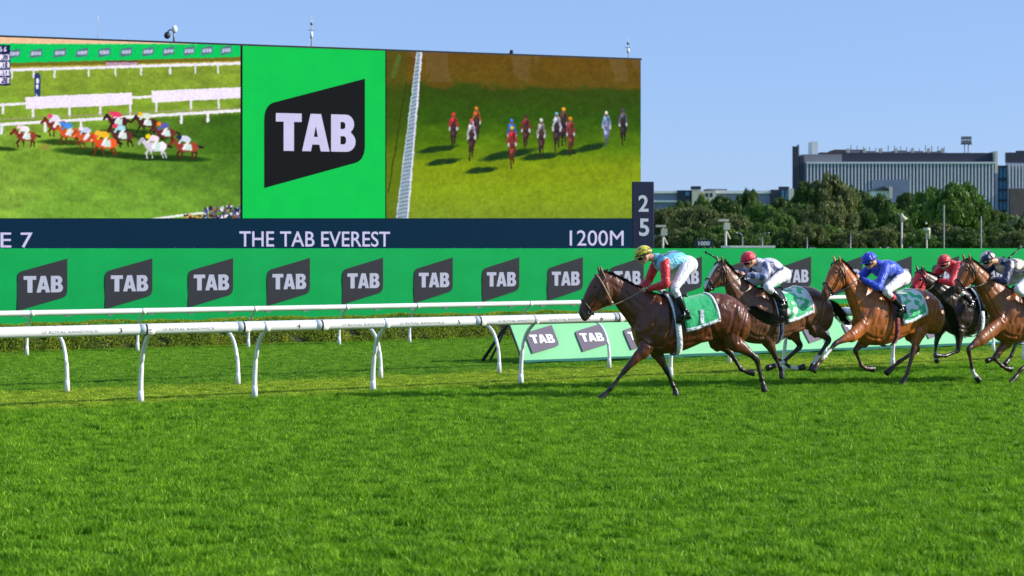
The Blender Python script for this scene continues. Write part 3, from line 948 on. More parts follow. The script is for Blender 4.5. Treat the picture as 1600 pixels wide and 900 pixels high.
for (xa, ya, xb, yb3, w) in ((651, 238, 716, 227, 7), (664, 257, 720, 248, 7), (726, 269, 778, 262, 7), (748, 250, 840, 232, 9), (812, 248, 876, 240, 8), (870, 240, 905, 235, 7), (899, 236, 948, 224, 8)):
    ang_ = math.atan2(yb3 - ya, xb - xa); Lh_ = math.hypot(xb - xa, yb3 - ya) / 2
    cr_c.ell((xa + xb)/2, (ya + yb3)/2, Lh_ * .95, w * .62, (20, 50, 22), ang_, .8, .45); cr_c.ell(xa + (xb - xa)*.3, ya + (yb3 - ya)*.3 - 1.5, Lh_ * .4, w * .6, (24, 54, 24), ang_ - .1, .75, .4); cr_c.ell(xa + (xb - xa)*.68, ya + (yb3 - ya)*.68 + 1.2, Lh_ * .36, w * .5, (20, 48, 24), ang_ + .12, .7, .4)
for a in ((744, 165, 58, (58, 40, 42), (196, 90, 30), (224, 120, 30)), (880, 166, 62, (50, 30, 40), (90, 60, 50), (235, 160, 30)), (973, 168, 58, (40, 30, 36), (96, 100, 130), (60, 60, 70)),
          (708, 175, 55, (60, 35, 40), (215, 40, 60), (225, 40, 60)), (821, 178, 55, (66, 36, 34), (140, 40, 54), (80, 40, 40)), (869.5, 173, 64, (50, 34, 40), (205, 210, 235), (120, 160, 215)),
          (947, 172, 58, (120, 130, 170), (130, 170, 225), (225, 220, 210)), (736, 184, 68, (60, 32, 34), (215, 205, 235), (225, 70, 110)), (845, 183, 66, (62, 36, 36), (170, 160, 175), (205, 200, 210)),
          (799, 184, 60, (80, 36, 34), (46, 110, 220), (50, 116, 225)), (891, 181, 63, (100, 44, 38), (150, 60, 54), (220, 130, 20)), (799.5, 195, 68, (112, 44, 36), (205, 36, 56), (232, 200, 40))):
    mini_front(cr_c, *a)

def project(u, z):
    p = SBASE + SDIR * u
    return 800 + F * p.x / p.y, HZ - F * (z - EYE) / p.y

def blur(a):
    b = a.copy()
    b[1:-1] = (a[:-2] + 2 * a[1:-1] + a[2:]) / 4
    c = b.copy(); c[:, 1:-1] = (b[:, :-2] + 2 * b[:, 1:-1] + b[:, 2:]) / 4
    return c

def picture(name, cv, x0, x1, n, m, off=-.012, gain=1.0):
    u0, u1 = su(x0), su(x1)
    uu = np.linspace(u0, u1, n + 1); V = np.zeros((m + 1, n + 1, 3)); C = np.zeros((m + 1, n + 1, 4)); C[..., 3] = 1
    hh_, ww_ = cv.a.shape[:2]
    jx = noise2(hh_, ww_, 150, 31) * 5.5; jy = noise2(hh_, ww_, 150, 32) * 4.5      # camera shake and compression of the broadcast
    I_ = np.clip(np.arange(hh_)[:, None] + jy, 0, hh_ - 1).astype(int); J_ = np.clip(np.arange(ww_)[None] + jx, 0, ww_ - 1).astype(int)
    src_ = cv.a[I_, J_] * (1 + noise2(hh_, ww_, 240, 33)[..., None] * .22)
    lum = src_.mean(2, keepdims=True); src_ = (lum + (src_ - lum) * 0.98 - 118) * 1.05 + 118
    ima = np.clip(blur(src_) * gain, 0, 255) / 255
    ima = np.where(ima <= .04045, ima / 12.92, ((ima + .055) / 1.055) ** 2.4)
    for i, u in enumerate(uu):
        z = np.linspace(zbot(u), ZTOP - .02, m + 1)
        V[:, i, 0] = u; V[:, i, 1] = off; V[:, i, 2] = z
        p = SBASE + SDIR * u
        qx = 800 + F * p.x / p.y; qy = HZ - F * (z - EYE) / p.y
        jj = int(np.clip((qx - cv.x0) * cv.ss, 0, cv.w - 1)); ii = np.clip((qy - cv.y0) * cv.ss, 0, cv.h - 1).astype(int)
        C[:, i, :3] = ima[ii, jj]
    a0 = (np.arange(m)[:, None] * (n + 1) + np.arange(n)[None]).ravel()
    Fc = np.stack([a0, a0 + 1, a0 + n + 2, a0 + n + 1], 1).ravel()
    me = quick_mesh(name, V.reshape(-1, 3), Fc, 4)
    at = me.color_attributes.new('Col', 'FLOAT_COLOR', 'POINT')
    at.data.foreach_set('color', C.reshape(-1).astype(np.float32))
    return link(name, me, M['led_pic'], screen)
picture('race_picture', cl, -60, 375.5, 420, 270, gain=1.07)
picture('race_picture', cr_c, 603.5, 1001, 390, 260)
def strip(name, x0, x1, z0, z1, m, off, zb=False):
    q = MB(); u0, u1 = su(x0), su(x1); n = 12; vs = []
    for i in range(n + 1):
        u = u0 + (u1 - u0) * i / n
        vs += [(u, off, z0 if z0 is not None else zbot(u)), (u, off, z1 if z1 is not None else zbot(u) - .012)]
    q.add(vs, [(2*i, 2*i+2, 2*i+3, 2*i+1) for i in range(n)])
    return q.build(name, m, screen)
strip('left_tile', -168, -60.5, None, ZTOP - .02, M['led_black'], -.012)
strip('gap_strip', 375.5, 379, None, ZTOP - .02, M['led_black'], -.010)
strip('gap_strip', 601.8, 603.5, None, ZTOP - .02, M['led_black'], -.010)
strip('flag_panel', 379, 601.8, None, ZTOP - .02, M['led_green'], -.012)
cb = strip('caption_band', -168, 1001, ZB, None, M['led_band'], -.014)
# the big flag
def zof(px, py):
    p = SL.at(px); return EYE - (py - HZ) * p.y / F
u0, u1 = su(412.5), su(570)
zb_, zt_ = zof(413, 294), zof(569, 123)
lo = link('logo', poly_mesh('logo', [logo_outline(u1 - u0, zt_ - zb_)], .01), M['led_black'], screen); lo.location = (u0, -.022, zb_)
W_, H_ = u1 - u0, zt_ - zb_
letters(poly_mesh('lettering', TAB_loops(.115 * W_, .905 * W_, .335 * H_, .67 * H_), .01), M['led_letter'], lo, (0, -.01, 0))
# caption lettering
def band_text(s, xa, xb, ya, yb, bold=0.012):
    me = fit_text(s, su(xa), su(xb), zof((xa + xb) / 2, yb), zof((xa + xb) / 2, ya), bold, .008)
    letters(me, M['led_letter'], screen, (0, -.022, 0))
band_text('THE TAB EVEREST', 374, 609, 361.5, 385.5, .006)
band_text('1200M', 890, 974, 360, 384, .0)
band_text('RACE 7', -83, 51, 363, 387, .004)

# cameras and masts on top of the screen
def on_top(px): p = SL.at(px); return Vector((p.x, p.y + .5, ZTOP + .04))
b = on_top(263)
r = empty('dome_camera', b, 'white and black dome camera on a bracket above the left picture', 'camera')
q = MB(); q.tube([(.08, 0, 0), (.08, 0, .42)], .03, 8); q.build('mast', M['steel'], r, True)
q = MB(); q.tube([(.08, 0, .40), (.02, 0, .46), (-.1, 0, .42), (-.14, 0, .33)], .025, 8); q.build('bracket', M['steel'], r, True)
q = MB(); q.ball((.10, 0, .47), (.10, .10, .13)); q.build('white_housing', M['white'], r, True)
q = MB(); q.ball((-.14, 0, .26), (.11, .11, .12)); q.build('dark_dome', M['dark_steel'], r, True)
def mast(px, ytop, label, rr=.03, parts=True, col='cream'):
    b = on_top(px); h = (EYE + (HZ - ytop) * b.y / F) - b.z
    r = empty('antenna_mast', b, label, 'antenna mast', 'antenna masts on the screen')
    q = MB(); q.tube([(0, 0, -.02), (0, 0, h * .7), (0, 0, h)], [rr, rr * .8, .012], 8); q.build('mast', M[col], r, True)
    if parts:
        q = MB(); q.ball((0, 0, h * .74), (.055, .055, .05)); q.tube([(-.12, 0, h * .55), (.12, 0, h * .55)], .01, 6); q.build('sensor', M['steel'], r, True)
        q = MB(); q.tube([(0, 0, h * .3), (0, 0, h * .5)], .05, 8); q.build('collar', M['white'], r, True)
mast(484, 24, 'slim white antenna mast above the green TAB panel', .022)
mast(983, 59, 'short antenna mast near the right end of the screen top', .013)
mast(147, 24, 'very thin bare antenna mast above the left picture', .007, False)
b = on_top(798)
r = empty('beacon_light', b, 'small black beacon on the middle of the right picture top edge', 'beacon')
q = MB(); q.box(-.07, .07, -.07, .07, -.02, .08); q.build('base', M['dark_steel'], r)
q = MB(); q.ball((.03, 0, .13), (.07, .07, .07)); q.build('lamp', M['dark_steel'], r, True)

# ------------------------------------------------------------------ marker pillar 25
p = px3(1004.5, HZ, 49.0)
pil = empty('distance_marker', (p.x, p.y, 0), 'tall navy marker pillar with white 2 and 5 beside the screen', 'marker', rotz=math.radians(6))
w = 33.5 * 49 / F / 2; zt = EYE + 104 * 49 / F
me = MB(); me.box(-w, w, -.09, .09, 0, zt)
o = me.build('pillar', M['navy'], pil)
bv = o.modifiers.new('bevel', 'BEVEL'); bv.width = .015; bv.segments = 2
def pz(y): return EYE - (y - HZ) * 49 / F
for s, ya, yb, xo in (('2', 305, 331, -8), ('5', 341.5, 369, -7)):
    k = 49 / F
    me = fit_text(s, xo * k, (xo + 16) * k, pz(yb), pz(ya), .02, .006)
    o = link('numeral', me, M['white_letter'], pil); o.location = (0, -.094, 0)

# ------------------------------------------------------------------ things just beyond the fence
M['conc_pole'] = mat('weathered_pole', rgb(140, 146, 148), .7, .1, 2)
def pole_thing(px, ytop, Y, rr, label, cat='pole', head=None, name='pole', group=None, m='steel'):
    b = px3(px, HZ, Y); b.z = 0; h = EYE + (HZ - ytop) * Y / F
    r = empty(name, b, label, cat, group)
    q = MB(); q.tube([(0, 0, 0), (0, 0, h * .5), (0, 0, h)], [rr, rr * .9, rr * .75], 8); q.build('shaft', M[m], r, True)
    k = Y / F
    if head == 'box':
        q = MB(); q.box(-11*k, 4*k, -.3, .3, h - 1*k, h + 2.5*k); q.build('canopy', M['cream'], r)
        q = MB(); q.box(-3*k, 6*k, -.2, .2, h - 14*k, h - 3*k); q.tube([(0, 0, h - 14*k), (7*k, 0, h - 28*k)], 1.2*k, 6); q.build('equipment_box', M['cream'], r)
    if head == 'horn':
        q = MB(); q.tube([(-1*k, 0, h), (1*k, 0, h - 5*k), (5*k, 0, h - 10*k)], [2*k, 3*k, 5*k], 10); q.build('loudspeaker', M['cream'], r, True)
    if head == 'lamp':
        s_ = -1 if px < 1175 else 1
        q = MB(); q.tube([(0, 0, h), (-s_ * -3*k, 0, h + 5*k), (-s_ * -8*k, 0, h + 6*k)], .9*k, 6); q.tube([(s_*8*k*1, 0, h + 6*k), (s_*11*k, 0, h + 5.5*k)], 1.6*k, 6)
        q.build('lamp_arm', M['steel'], r, True)
    if head == 'cam':
        q = MB(); q.box(-4*k, 4*k, -.2, .2, h - 3*k, h + 2*k); q.tube([(4*k, 0, h), (3*k, 0, h - 15*k)], 2*k, 6); q.ball((-1*k, 0, h + 9*k), 1.8*k); q.build('camera_head', M['cream'], r, True)
    return r
pole_thing(1134, 345, 85, .07, 'pole with pale canopy and equipment box, right of the white 1000 board', head='box', m='cream')
pole_thing(1036, 354, 85, .07, 'pole with pale canopy just right of the marker pillar', head='box', m='cream')
pole_thing(1160, 370, 95, .05, 'thin lamp post curving right, left one of the facing pair', head='lamp', m='steel')
pole_thing(1191, 370, 95, .05, 'thin lamp post curving left, right one of the facing pair', head='lamp', m='steel')
pole_thing(1261, 370, 95, .04, 'short bare grey pole below the dark tree', m='steel')
pole_thing(1329, 366, 95, .04, 'short bare grey pole above the third racehorse', m='steel')
pole_thing(1409, 334, 90, .055, 'pale grey pole with a cream loudspeaker horn at its top', head='horn', m='cream')
pole_thing(1448, 358, 90, .05, 'short post with a white camera housing beside the loudspeaker pole', head='cam', m='cream')
pole_thing(1475, 320, 90, .042, 'tall thin grey pole in front of the large round tree', m='conc_pole')
pole_thing(1533, 338, 90, .042, 'grey pole in front of the dark trees at right', m='conc_pole')
for x_ in (1078, 1086): pass
b = px3(1100, HZ, 110)
r = empty('distance_board', (b.x, b.y, 0), 'dark distance board with white figures 1000 in front of the trees', 'sign')
k = 110 / F
q = MB(); q.box(-14*k, 14*k, -.05, .05, EYE + 2.5*k, EYE + 14*k); q.build('board', M['navy'], r)
q = MB(); q.tube([(-10*k, .1, 0), (-10*k, .1, EYE + 10*k)], .05, 8); q.build('post', M['steel'], r, True)
q = MB(); q.tube([(10*k, .1, 0), (10*k, .1, EYE + 10*k)], .05, 8); q.build('post', M['steel'], r, True)
o = link('lettering', fit_text('1000', -9*k, 9*k, EYE + 4.5*k, EYE + 11*k, .03), M['white_letter'], r); o.location = (0, -.06, 0); o['kind'] = 'stuff'
b = px3(1175, HZ, 80); k = 80 / F
r = empty('low_shed', (b.x, b.y, 0), 'long low white shed roof just showing over the green fence', 'shed')
q = MB(); q.box(-34*k, 34*k, 0, 3, 0, EYE + 1*k); q.build('wall', M['cream'], r)
q = MB(); q.box(-35.5*k, 35.5*k, -.2, 3.2, EYE + 1*k, EYE + 4.2*k); q.build('roof', M['white'], r)

# ------------------------------------------------------------------ far buildings
M['louvre'] = mat('louvre_metal', rgb(206, 208, 216), .6, .06, .3)
M['glass_far'] = mat('curtain_glass', rgb(112, 122, 146), .25, .25, .15, spec=.6)
M['glass_blue'] = mat('blue_glass', rgb(84, 136, 176), .55, .15, .3, spec=.3)
M['roof_dark'] = mat('dark_cladding', rgb(44, 48, 64), .6, .1, .2)
M['conc'] = mat('grey_concrete', rgb(126, 128, 134), .8, .1, .3)
M['brown'] = mat('brown_brick', rgb(94, 82, 80), .85, .12, .4)
def bpx(root, name, x0, x1, y0, y1, Y, dep, m, front=0.0):
    k = Y / F; c = root.location
    q = MB(); xa = (x0 - 800) * k; xb = (x1 - 800) * k
    q.box(xa - c.x, xb - c.x, front, front + dep, max(0, EYE + (HZ - y1) * k), EYE + (HZ - y0) * k)
    return q.build(name, m, root)
Yb = 480; k = Yb / F
r = empty('office_block', ((1400 - 800) * k, Yb, 0), 'large grey office block with vertical white fins and dark top storey', 'building')
bpx(r, 'wall', 1256, 1553, 254, 388, Yb, 6, M['glass_far'])
bpx(r, 'top_storey', 1316, 1553.5, 238.5, 253.2, Yb, 5, M['roof_dark'], 1.0)
bpx(r, 'top_storey', 1254, 1316, 241, 253.2, Yb, 5, M['conc'], .6)
bpx(r, 'cornice', 1258, 1553, 253.3, 256.2, Yb, 3, M['louvre'], -1.6)
bpx(r, 'end_wall', 1553, 1557, 236.5, 271, Yb, 6, M['cream'], -1.2)
bpx(r, 'end_wall', 1553, 1557, 271, 388, Yb, 6, M['glass_far'], -1.2)
bpx(r, 'stair_tower', 1238, 1246, 229, 388, Yb, 1, M['roof_dark'], -1)
bpx(r, 'stair_tower', 1246.3, 1248.8, 226, 388, Yb, 1.5, M['conc'], 0)
bpx(r, 'stair_tower', 1249, 1255.8, 244, 388, Yb, 2, M['roof_dark'], -.5)
bpx(r, 'lift_housing', 1271.5, 1281, 220, 240.8, Yb, 6, M['white'], 3)
fm = MB(); fm.box(-1.1 * k, 1.1 * k, -1.4, -.05, 0, EYE + (HZ - 256.3) * k); fme = fm.mesh('fin')
fme.materials.append(M['louvre'])
x = 1260.5
while x < 1551:
    o = link('fin', fme, None, r); o.location = ((x - 1400) * k, 0, 0)
    x += 5.35
for y in (270, 285, 300, 315):
    bpx(r, 'floor_band', 1257, 1552.5, y, y + 1.2, Yb, .5, M['conc'], -.55)
bpx(r, 'glass_bay', 1363, 1419.5, 281, 388, Yb, .9, M['glass_far'], -1.62)  # plain glass slab in front of the lower fins
for i, x in enumerate((1335, 1361, 1386, 1411, 1437, 1463, 1485)):
    bpx(r, 'vent_stack', x - 1.4, x + 1.4, 229, 238.4, Yb, 2, M['cream'], 8)
    bpx(r, 'roof_plant', x + 2, x + 22 if i < 6 else x + 6, 231 + (i % 3), 238.4, Yb, 10, M['conc'], 12)
bpx(r, 'roof_plant', 1321, 1370, 228.5, 238.4, Yb, 10, M['brown'], 16)
bpx(r, 'roof_plant', 1298, 1320, 233, 240.8, Yb, 10, M['brown'], 16)
q = MB()
for i in range(16): 
    x = (1345 + i * 10 - 1400) * k; q.tube([(x, 14, EYE + (HZ - 238) * k), (x, 14, EYE + (HZ - 222 - (i * 7) % 6) * k)], .12, 5)
o = q.build('aerials', M['steel'], r); o['kind'] = 'stuff'
q = MB(); x0_ = (1519 - 1400) * k; zz = EYE + (HZ - 238) * k
for dx in (-3, 3): q.tube([(x0_ + dx * k, 6, zz), (x0_ + dx * k, 6, zz + 14 * k)], .15, 6)
for i in range(4): 
    for j in range(2): q.box(x0_ + (-8 + 4.2 * i) * k, x0_ + (-5.2 + 4.2 * i) * k, 5.5, 6.5, zz + (16 + 6 * j) * k, zz + (21 + 6 * j) * k)
q.tube([(x0_ - 9 * k, 6, zz + 15 * k), (x0_ + 9 * k, 6, zz + 15 * k)], .2, 6)
q.build('antenna_array', M['conc'], r)
for j in range(5): pass
r2 = empty('glass_bridge', ((1564 - 800) * k, Yb + .4, 0), 'blue glass link bridge between the two grey office blocks', 'building')
bpx(r2, 'glass_wall', 1557.2, 1572.5, 262, 388, Yb, 8, M['glass_blue'])
for y in (258.5, 278, 295, 311, 328): bpx(r2, 'floor_band', 1557.2, 1572.5, y, y + 3.2, Yb, 9, M['roof_dark'], -.5)
for x in (1562, 1567.4): bpx(r2, 'mullion', x - .4, x + .4, 262, 388, Yb, .5, M['roof_dark'], -.3)
r3 = empty('office_block', ((1620 - 800) * k, Yb, 0), 'second grey office block with white fins cut by the right picture edge', 'building')
bpx(r3, 'wall', 1573.5, 1700, 254, 388, Yb, 1.5, M['glass_far'])
bpx(r3, 'top_storey', 1573.5, 1700, 238, 253.6, Yb, 1.5, M['roof_dark'], .5)
bpx(r3, 'top_storey', 1591, 1700, 235, 238, Yb, 1.5, M['roof_dark'], 1)
bpx(r3, 'wall', 1574, 1596, 295, 388, Yb, 1.2, M['brown'], -2.6)
for i in range(24):
    o = link('fin', fme, None, r3); o.location = ((1575.5 + i * 5.1 - 1620) * k, 0, 0)
Yc = 430; k = Yc / F
r = empty('low_building', ((1120 - 800) * k, Yc, 0), 'long low building with white roof line and cream stair blocks above the left trees', 'building')
bpx(r, 'wall', 1005, 1060, 302, 388, Yc, 4, M['glass_far']); bpx(r, 'roof', 1004, 1060, 298.2, 301.9, Yc, 4, M['white'], -.5)
bpx(r, 'floor_band', 1005, 1060, 313, 316, Yc, 1, M['white'], -.6)
bpx(r, 'wall', 1058, 1081, 297.5, 388, Yc, 3, M['roof_dark'], -1.2); bpx(r, 'window', 1070, 1076, 300, 306, Yc, .5, M['glass_blue'], -1.5)
bpx(r, 'stair_block', 1080, 1093.5, 296, 388, Yc, 2, M['cream'], -2.5); bpx(r, 'roof', 1079, 1093.5, 291.5, 295.8, Yc, 2.5, M['roof_dark'], -2.6)
bpx(r, 'stair_block', 1093.6, 1118, 299, 388, Yc, 2, M['cream'], -1.8)
for x in (1101, 1108): bpx(r, 'window', x, x + 4, 302, 308, Yc, .5, M['roof_dark'], -1.95)
bpx(r, 'wall', 1118, 1206, 302.5, 388, Yc, 20, M['glass_far'], .2); bpx(r, 'roof', 1117, 1206, 297.8, 302.3, Yc, 21, M['white'], -.4)
bpx(r, 'roof_plant', 1108, 1140, 294, 297.7, Yc, 8, M['conc'], 5)
bpx(r, 'wall', 1204, 1234, 296.5, 388, Yc, 2, M['roof_dark'], -1)
bpx(r, 'wall', 1218, 1233, 291.5, 296.4, Yc, 2, M['roof_dark'], 0)
for x in (1220, 1226): bpx(r, 'window', x, x + 4, 298, 312, Yc, .5, M['glass_blue'], -1.3)
bpx(r, 'stair_block', 1230.5, 1238.5, 295, 388, Yc, 1.5, M['cream'], -2)
Yd = 360; k = Yd / F
r = empty('gabled_house', ((1378 - 800) * k, Yd, 0), 'small white gabled rooftop among the trees before the office block', 'house')
bpx(r, 'wall', 1366, 1390, 298, 388, Yd, 9, M['white'])
q = MB(); a0, a1 = (1364 - 1378) * k, (1392 - 1378) * k; z0 = EYE + (HZ - 298) * k; z1 = EYE + (HZ - 291) * k
q.add([(a0, -.5, z0), (a1, -.5, z0), ((1380 - 1378) * k, -.5, z1), (a0, 9.5, z0), (a1, 9.5, z0), ((1380 - 1378) * k, 9.5, z1)], [(0,1,2),(3,5,4),(0,2,5,3),(1,4,5,2),(0,3,4,1)])
q.build('roof', M['roof_dark'], r)
bpx(r, 'window', 1370, 1375, 302, 309, Yd, .3, M['roof_dark'], -.15)
bpx(r, 'chimney', 1388, 1393, 292, 310, Yd, 2, M['cream'], -1)

# ------------------------------------------------------------------ trees
TM = [leaf_material('leaf_dark', (.035, .07, .014, 1), (.08, .145, .026, 1), (.15, .24, .042, 1), .22),
      leaf_material('leaf_olive', (.075, .10, .032, 1), (.15, .18, .05, 1), (.26, .29, .08, 1), .25),
      leaf_material('leaf_bright', (.05, .11, .016, 1), (.11, .21, .03, 1), (.21, .33, .055, 1), .22)]
BARK = mat('bark', rgb(92, 80, 68), .9, .3, 3, bump=.5)
def crown_mesh(seed, n=10000):
    """unit crown: about 2 wide, 1 high, clumps of leaf quads over an irregular set of lobes"""
    g_ = np.random.default_rng(seed); lobes = []
    for i in range(64):
        a = g_.uniform(0, 2*np.pi); rr = math.sqrt(g_.random()) * .80; top = .20 + .62 * math.sqrt(max(0, 1 - (rr / .95) ** 2)); z = top * g_.uniform(.62, 1.0) ** .8
        lobes.append((rr * math.cos(a), rr * math.sin(a), z, g_.uniform(.10, .19)))
    L_ = np.array(lobes); wts = L_[:, 3] ** 2; li = g_.choice(len(L_), n, p=wts / wts.sum())
    d = g_.normal(size=(n, 3)); d /= np.linalg.norm(d, axis=1)[:, None]
    rad = L_[li, 3] * g_.uniform(.72, 1.08, n)
    P = L_[li, :3] + d * rad[:, None] * np.array([1, 1, .72])
    P[:, 2] = np.maximum(P[:, 2], .06)
    V, idx = leaf_cloud(P, d, .036, seed + 50, .4)
    return quick_mesh('crown', V, idx, 4)
def trunk_mesh(seed):
    R_ = random.Random(seed); q = MB()
    q.tube([(0, 0, -.01), (.01, 0, .2), (-.01, .01, .4), (.02, 0, .62)], [.045, .036, .03, .018], 8)
    for i in range(7):
        a = R_.uniform(0, 6.28); z = R_.uniform(.2, .5); l = R_.uniform(.35, .65)
        q.tube([(0, 0, z), (math.cos(a)*l*.5, math.sin(a)*l*.5, z + .18), (math.cos(a)*l, math.sin(a)*l, z + .26)], [.02, .012, .005], 6)
    me = q.mesh('trunk', True); me.materials.append(BARK); return me
CR = [[None] * 3 for _ in range(5)]
for i in range(5):
    for j in range(3):
        m_ = crown_mesh(100 + i) if j == 0 else CR[i][0].copy()
        m_.materials.clear(); m_.materials.append(TM[j]); CR[i][j] = m_
TK = [trunk_mesh(i) for i in range(3)]
TREES = [  # px, top row, half width px, depth, leaf colour, words
 (1036, 326, 32, 250, 1, 'olive green tree just right of the marker pillar'),
 (1062, 318, 30, 290, 0, 'dark tree top below the cream stair blocks, left side'),
 (1092, 324, 44, 240, 1, 'broad olive tree behind the 1000 distance board'),
 (1100, 312, 30, 300, 2, 'fresh green tree top right below the cream stair blocks'),
 (1132, 310, 34, 300, 0, 'dark green tree below the white roof line'),
 (1142, 334, 34, 230, 1, 'low olive tree behind the canopy pole'),
 (1168, 301, 24, 320, 0, 'dark rounded treetop breaking the long white roof line'),
 (1184, 318, 34, 280, 2, 'mid green tree behind the pair of lamp posts'),
 (1212, 332, 40, 235, 2, 'bright green tree right of the pair of lamp posts'),
 (1214, 312, 26, 310, 0, 'dark tree under the dark end of the low building'),
 (1246, 318, 34, 270, 0, 'dark tree left of the office block stair tower base'),
 (1262, 290, 30, 300, 0, 'tall dark tree below the office block stair tower'),
 (1262, 350, 34, 215, 1, 'low olive bushy tree above the red-capped rider'),
 (1300, 283, 44, 300, 1, 'tall grey-green tree, highest of the crowns before the left facade'),
 (1298, 318, 44, 240, 1, 'wide olive tree behind the third racehorse'),
 (1336, 292, 30, 310, 0, 'dark tree right of the tallest grey-green crown'),
 (1350, 330, 30, 250, 0, 'dark tree above the blue-capped rider'),
 (1374, 306, 28, 300, 0, 'dark tree right below the white gabled house'),
 (1396, 328, 30, 250, 2, 'fresh green tree left of the loudspeaker pole'),
 (1416, 305, 30, 310, 0, 'dark tree top right of the white gabled house'),
 (1440, 318, 32, 270, 2, 'mid green tree above the short camera post'),
 (1490, 291, 54, 260, 2, 'largest round bright green tree before the office block'),
 (1452, 296, 30, 290, 2, 'green tree on the left shoulder of the largest round tree'),
 (1536, 322, 30, 265, 0, 'dark tree on the right shoulder of the largest round tree'),
 (1566, 332, 28, 270, 0, 'dark tree below the blue glass bridge'),
 (1604, 330, 30, 250, 0, 'dark tree at the right edge of the picture'),
 (1560, 352, 34, 230, 0, 'low dark bushy tree left of the palm'),
 (1380, 356, 40, 215, 1, 'low olive bush left of the loudspeaker pole foot'),
 (1440, 364, 40, 215, 2, 'low green bush behind the camera post foot'),
 (1505, 358, 40, 215, 0, 'low dark bush behind the right grey poles'),
 (1170, 362, 40, 215, 0, 'low dark bush behind the long shed roof'),
 (1090, 362, 40, 215, 0, 'low dark bush behind the 1000 distance board'),
 (1330, 362, 40, 215, 1, 'low olive bush behind the short bare pole'),
 (1230, 366, 36, 215, 0, 'low dark bush between the lamp posts and the bare pole'),
 (1060, 358, 40, 220, 1, 'low olive bush just right of the marker pillar foot'),
 (1128, 352, 40, 222, 2, 'low green bush at the canopy pole foot'),
 (1200, 352, 40, 225, 2, 'low green bush behind the right lamp post'),
 (1285, 354, 44, 218, 2, 'low green bush left of the short pole by the blue cap'),
 (1410, 350, 40, 225, 0, 'low dark bush behind the loudspeaker pole'),
 (1475, 352, 40, 225, 1, 'low olive bush behind the tall thin grey pole'),
 (1540, 356, 40, 220, 0, 'low dark bush behind the far right grey pole'),
 (1590, 362, 40, 216, 1, 'low olive bush under the palm'),
 (1650, 325, 50, 250, 0, 'dark tree beyond the right edge of the picture'),
]
for i, (x, yt, hw, Y, c, lab) in enumerate(TREES):
    b = px3(x, HZ, Y); h = EYE + (HZ - yt) * Y / F; w = hw * Y / F * 1.05
    r = empty('leafy_tree', (b.x, b.y, 0), lab, 'tree', 'trees beyond the track', random.uniform(0, 6.28))
    H_t = h * 1.06; ch = min(H_t, max(w * 1.55, H_t * .86))
    o = link('crown', CR[i % 5][c], None, r); o.scale = (w * 1.08, w * 1.08, ch * 1.12); o.location = (0, 0, H_t - ch)
    o = link('trunk', TK[i % 3], None, r); o.scale = (w * .8, w * .8, h)
# palm
b = px3(1592, HZ, 235); h = EYE + (HZ - 330) * 235 / F
r = empty('palm_tree', (b.x, b.y, 0), 'pale feathery palm tree at the right edge below the office block', 'palm tree')
q = MB(); q.tube([(0, 0, 0), (.2, 0, h * .5), (0, 0, h * .8)], [.3, .22, .2], 8); q.build('trunk', BARK, r, True)
for i in range(22):
    a = i * 2.4; q = MB(); l = random.uniform(1.8, 2.6); up = random.uniform(.3, 1.5); z0 = h * .8
    P = [(math.cos(a) * l * t, math.sin(a) * l * t, z0 + up * math.sin(t * 2.6) * 1.0 - t * t * 1.0) for t in (0, .25, .5, .75, 1)]
    wv = (.05, .35, .42, .3, .03); sx, sy = -math.sin(a), math.cos(a); vs = []
    for p_, w_ in zip(P, wv): vs += [(p_[0] + sx * w_, p_[1] + sy * w_, p_[2] - w_ * .5), p_, (p_[0] - sx * w_, p_[1] - sy * w_, p_[2] - w_ * .5)]
    q.add(vs, [f for j in range(4) for f in ((3*j, 3*j+1, 3*j+4, 3*j+3), (3*j+1, 3*j+2, 3*j+5, 3*j+4))])
    q.build('frond', TM[1], r)
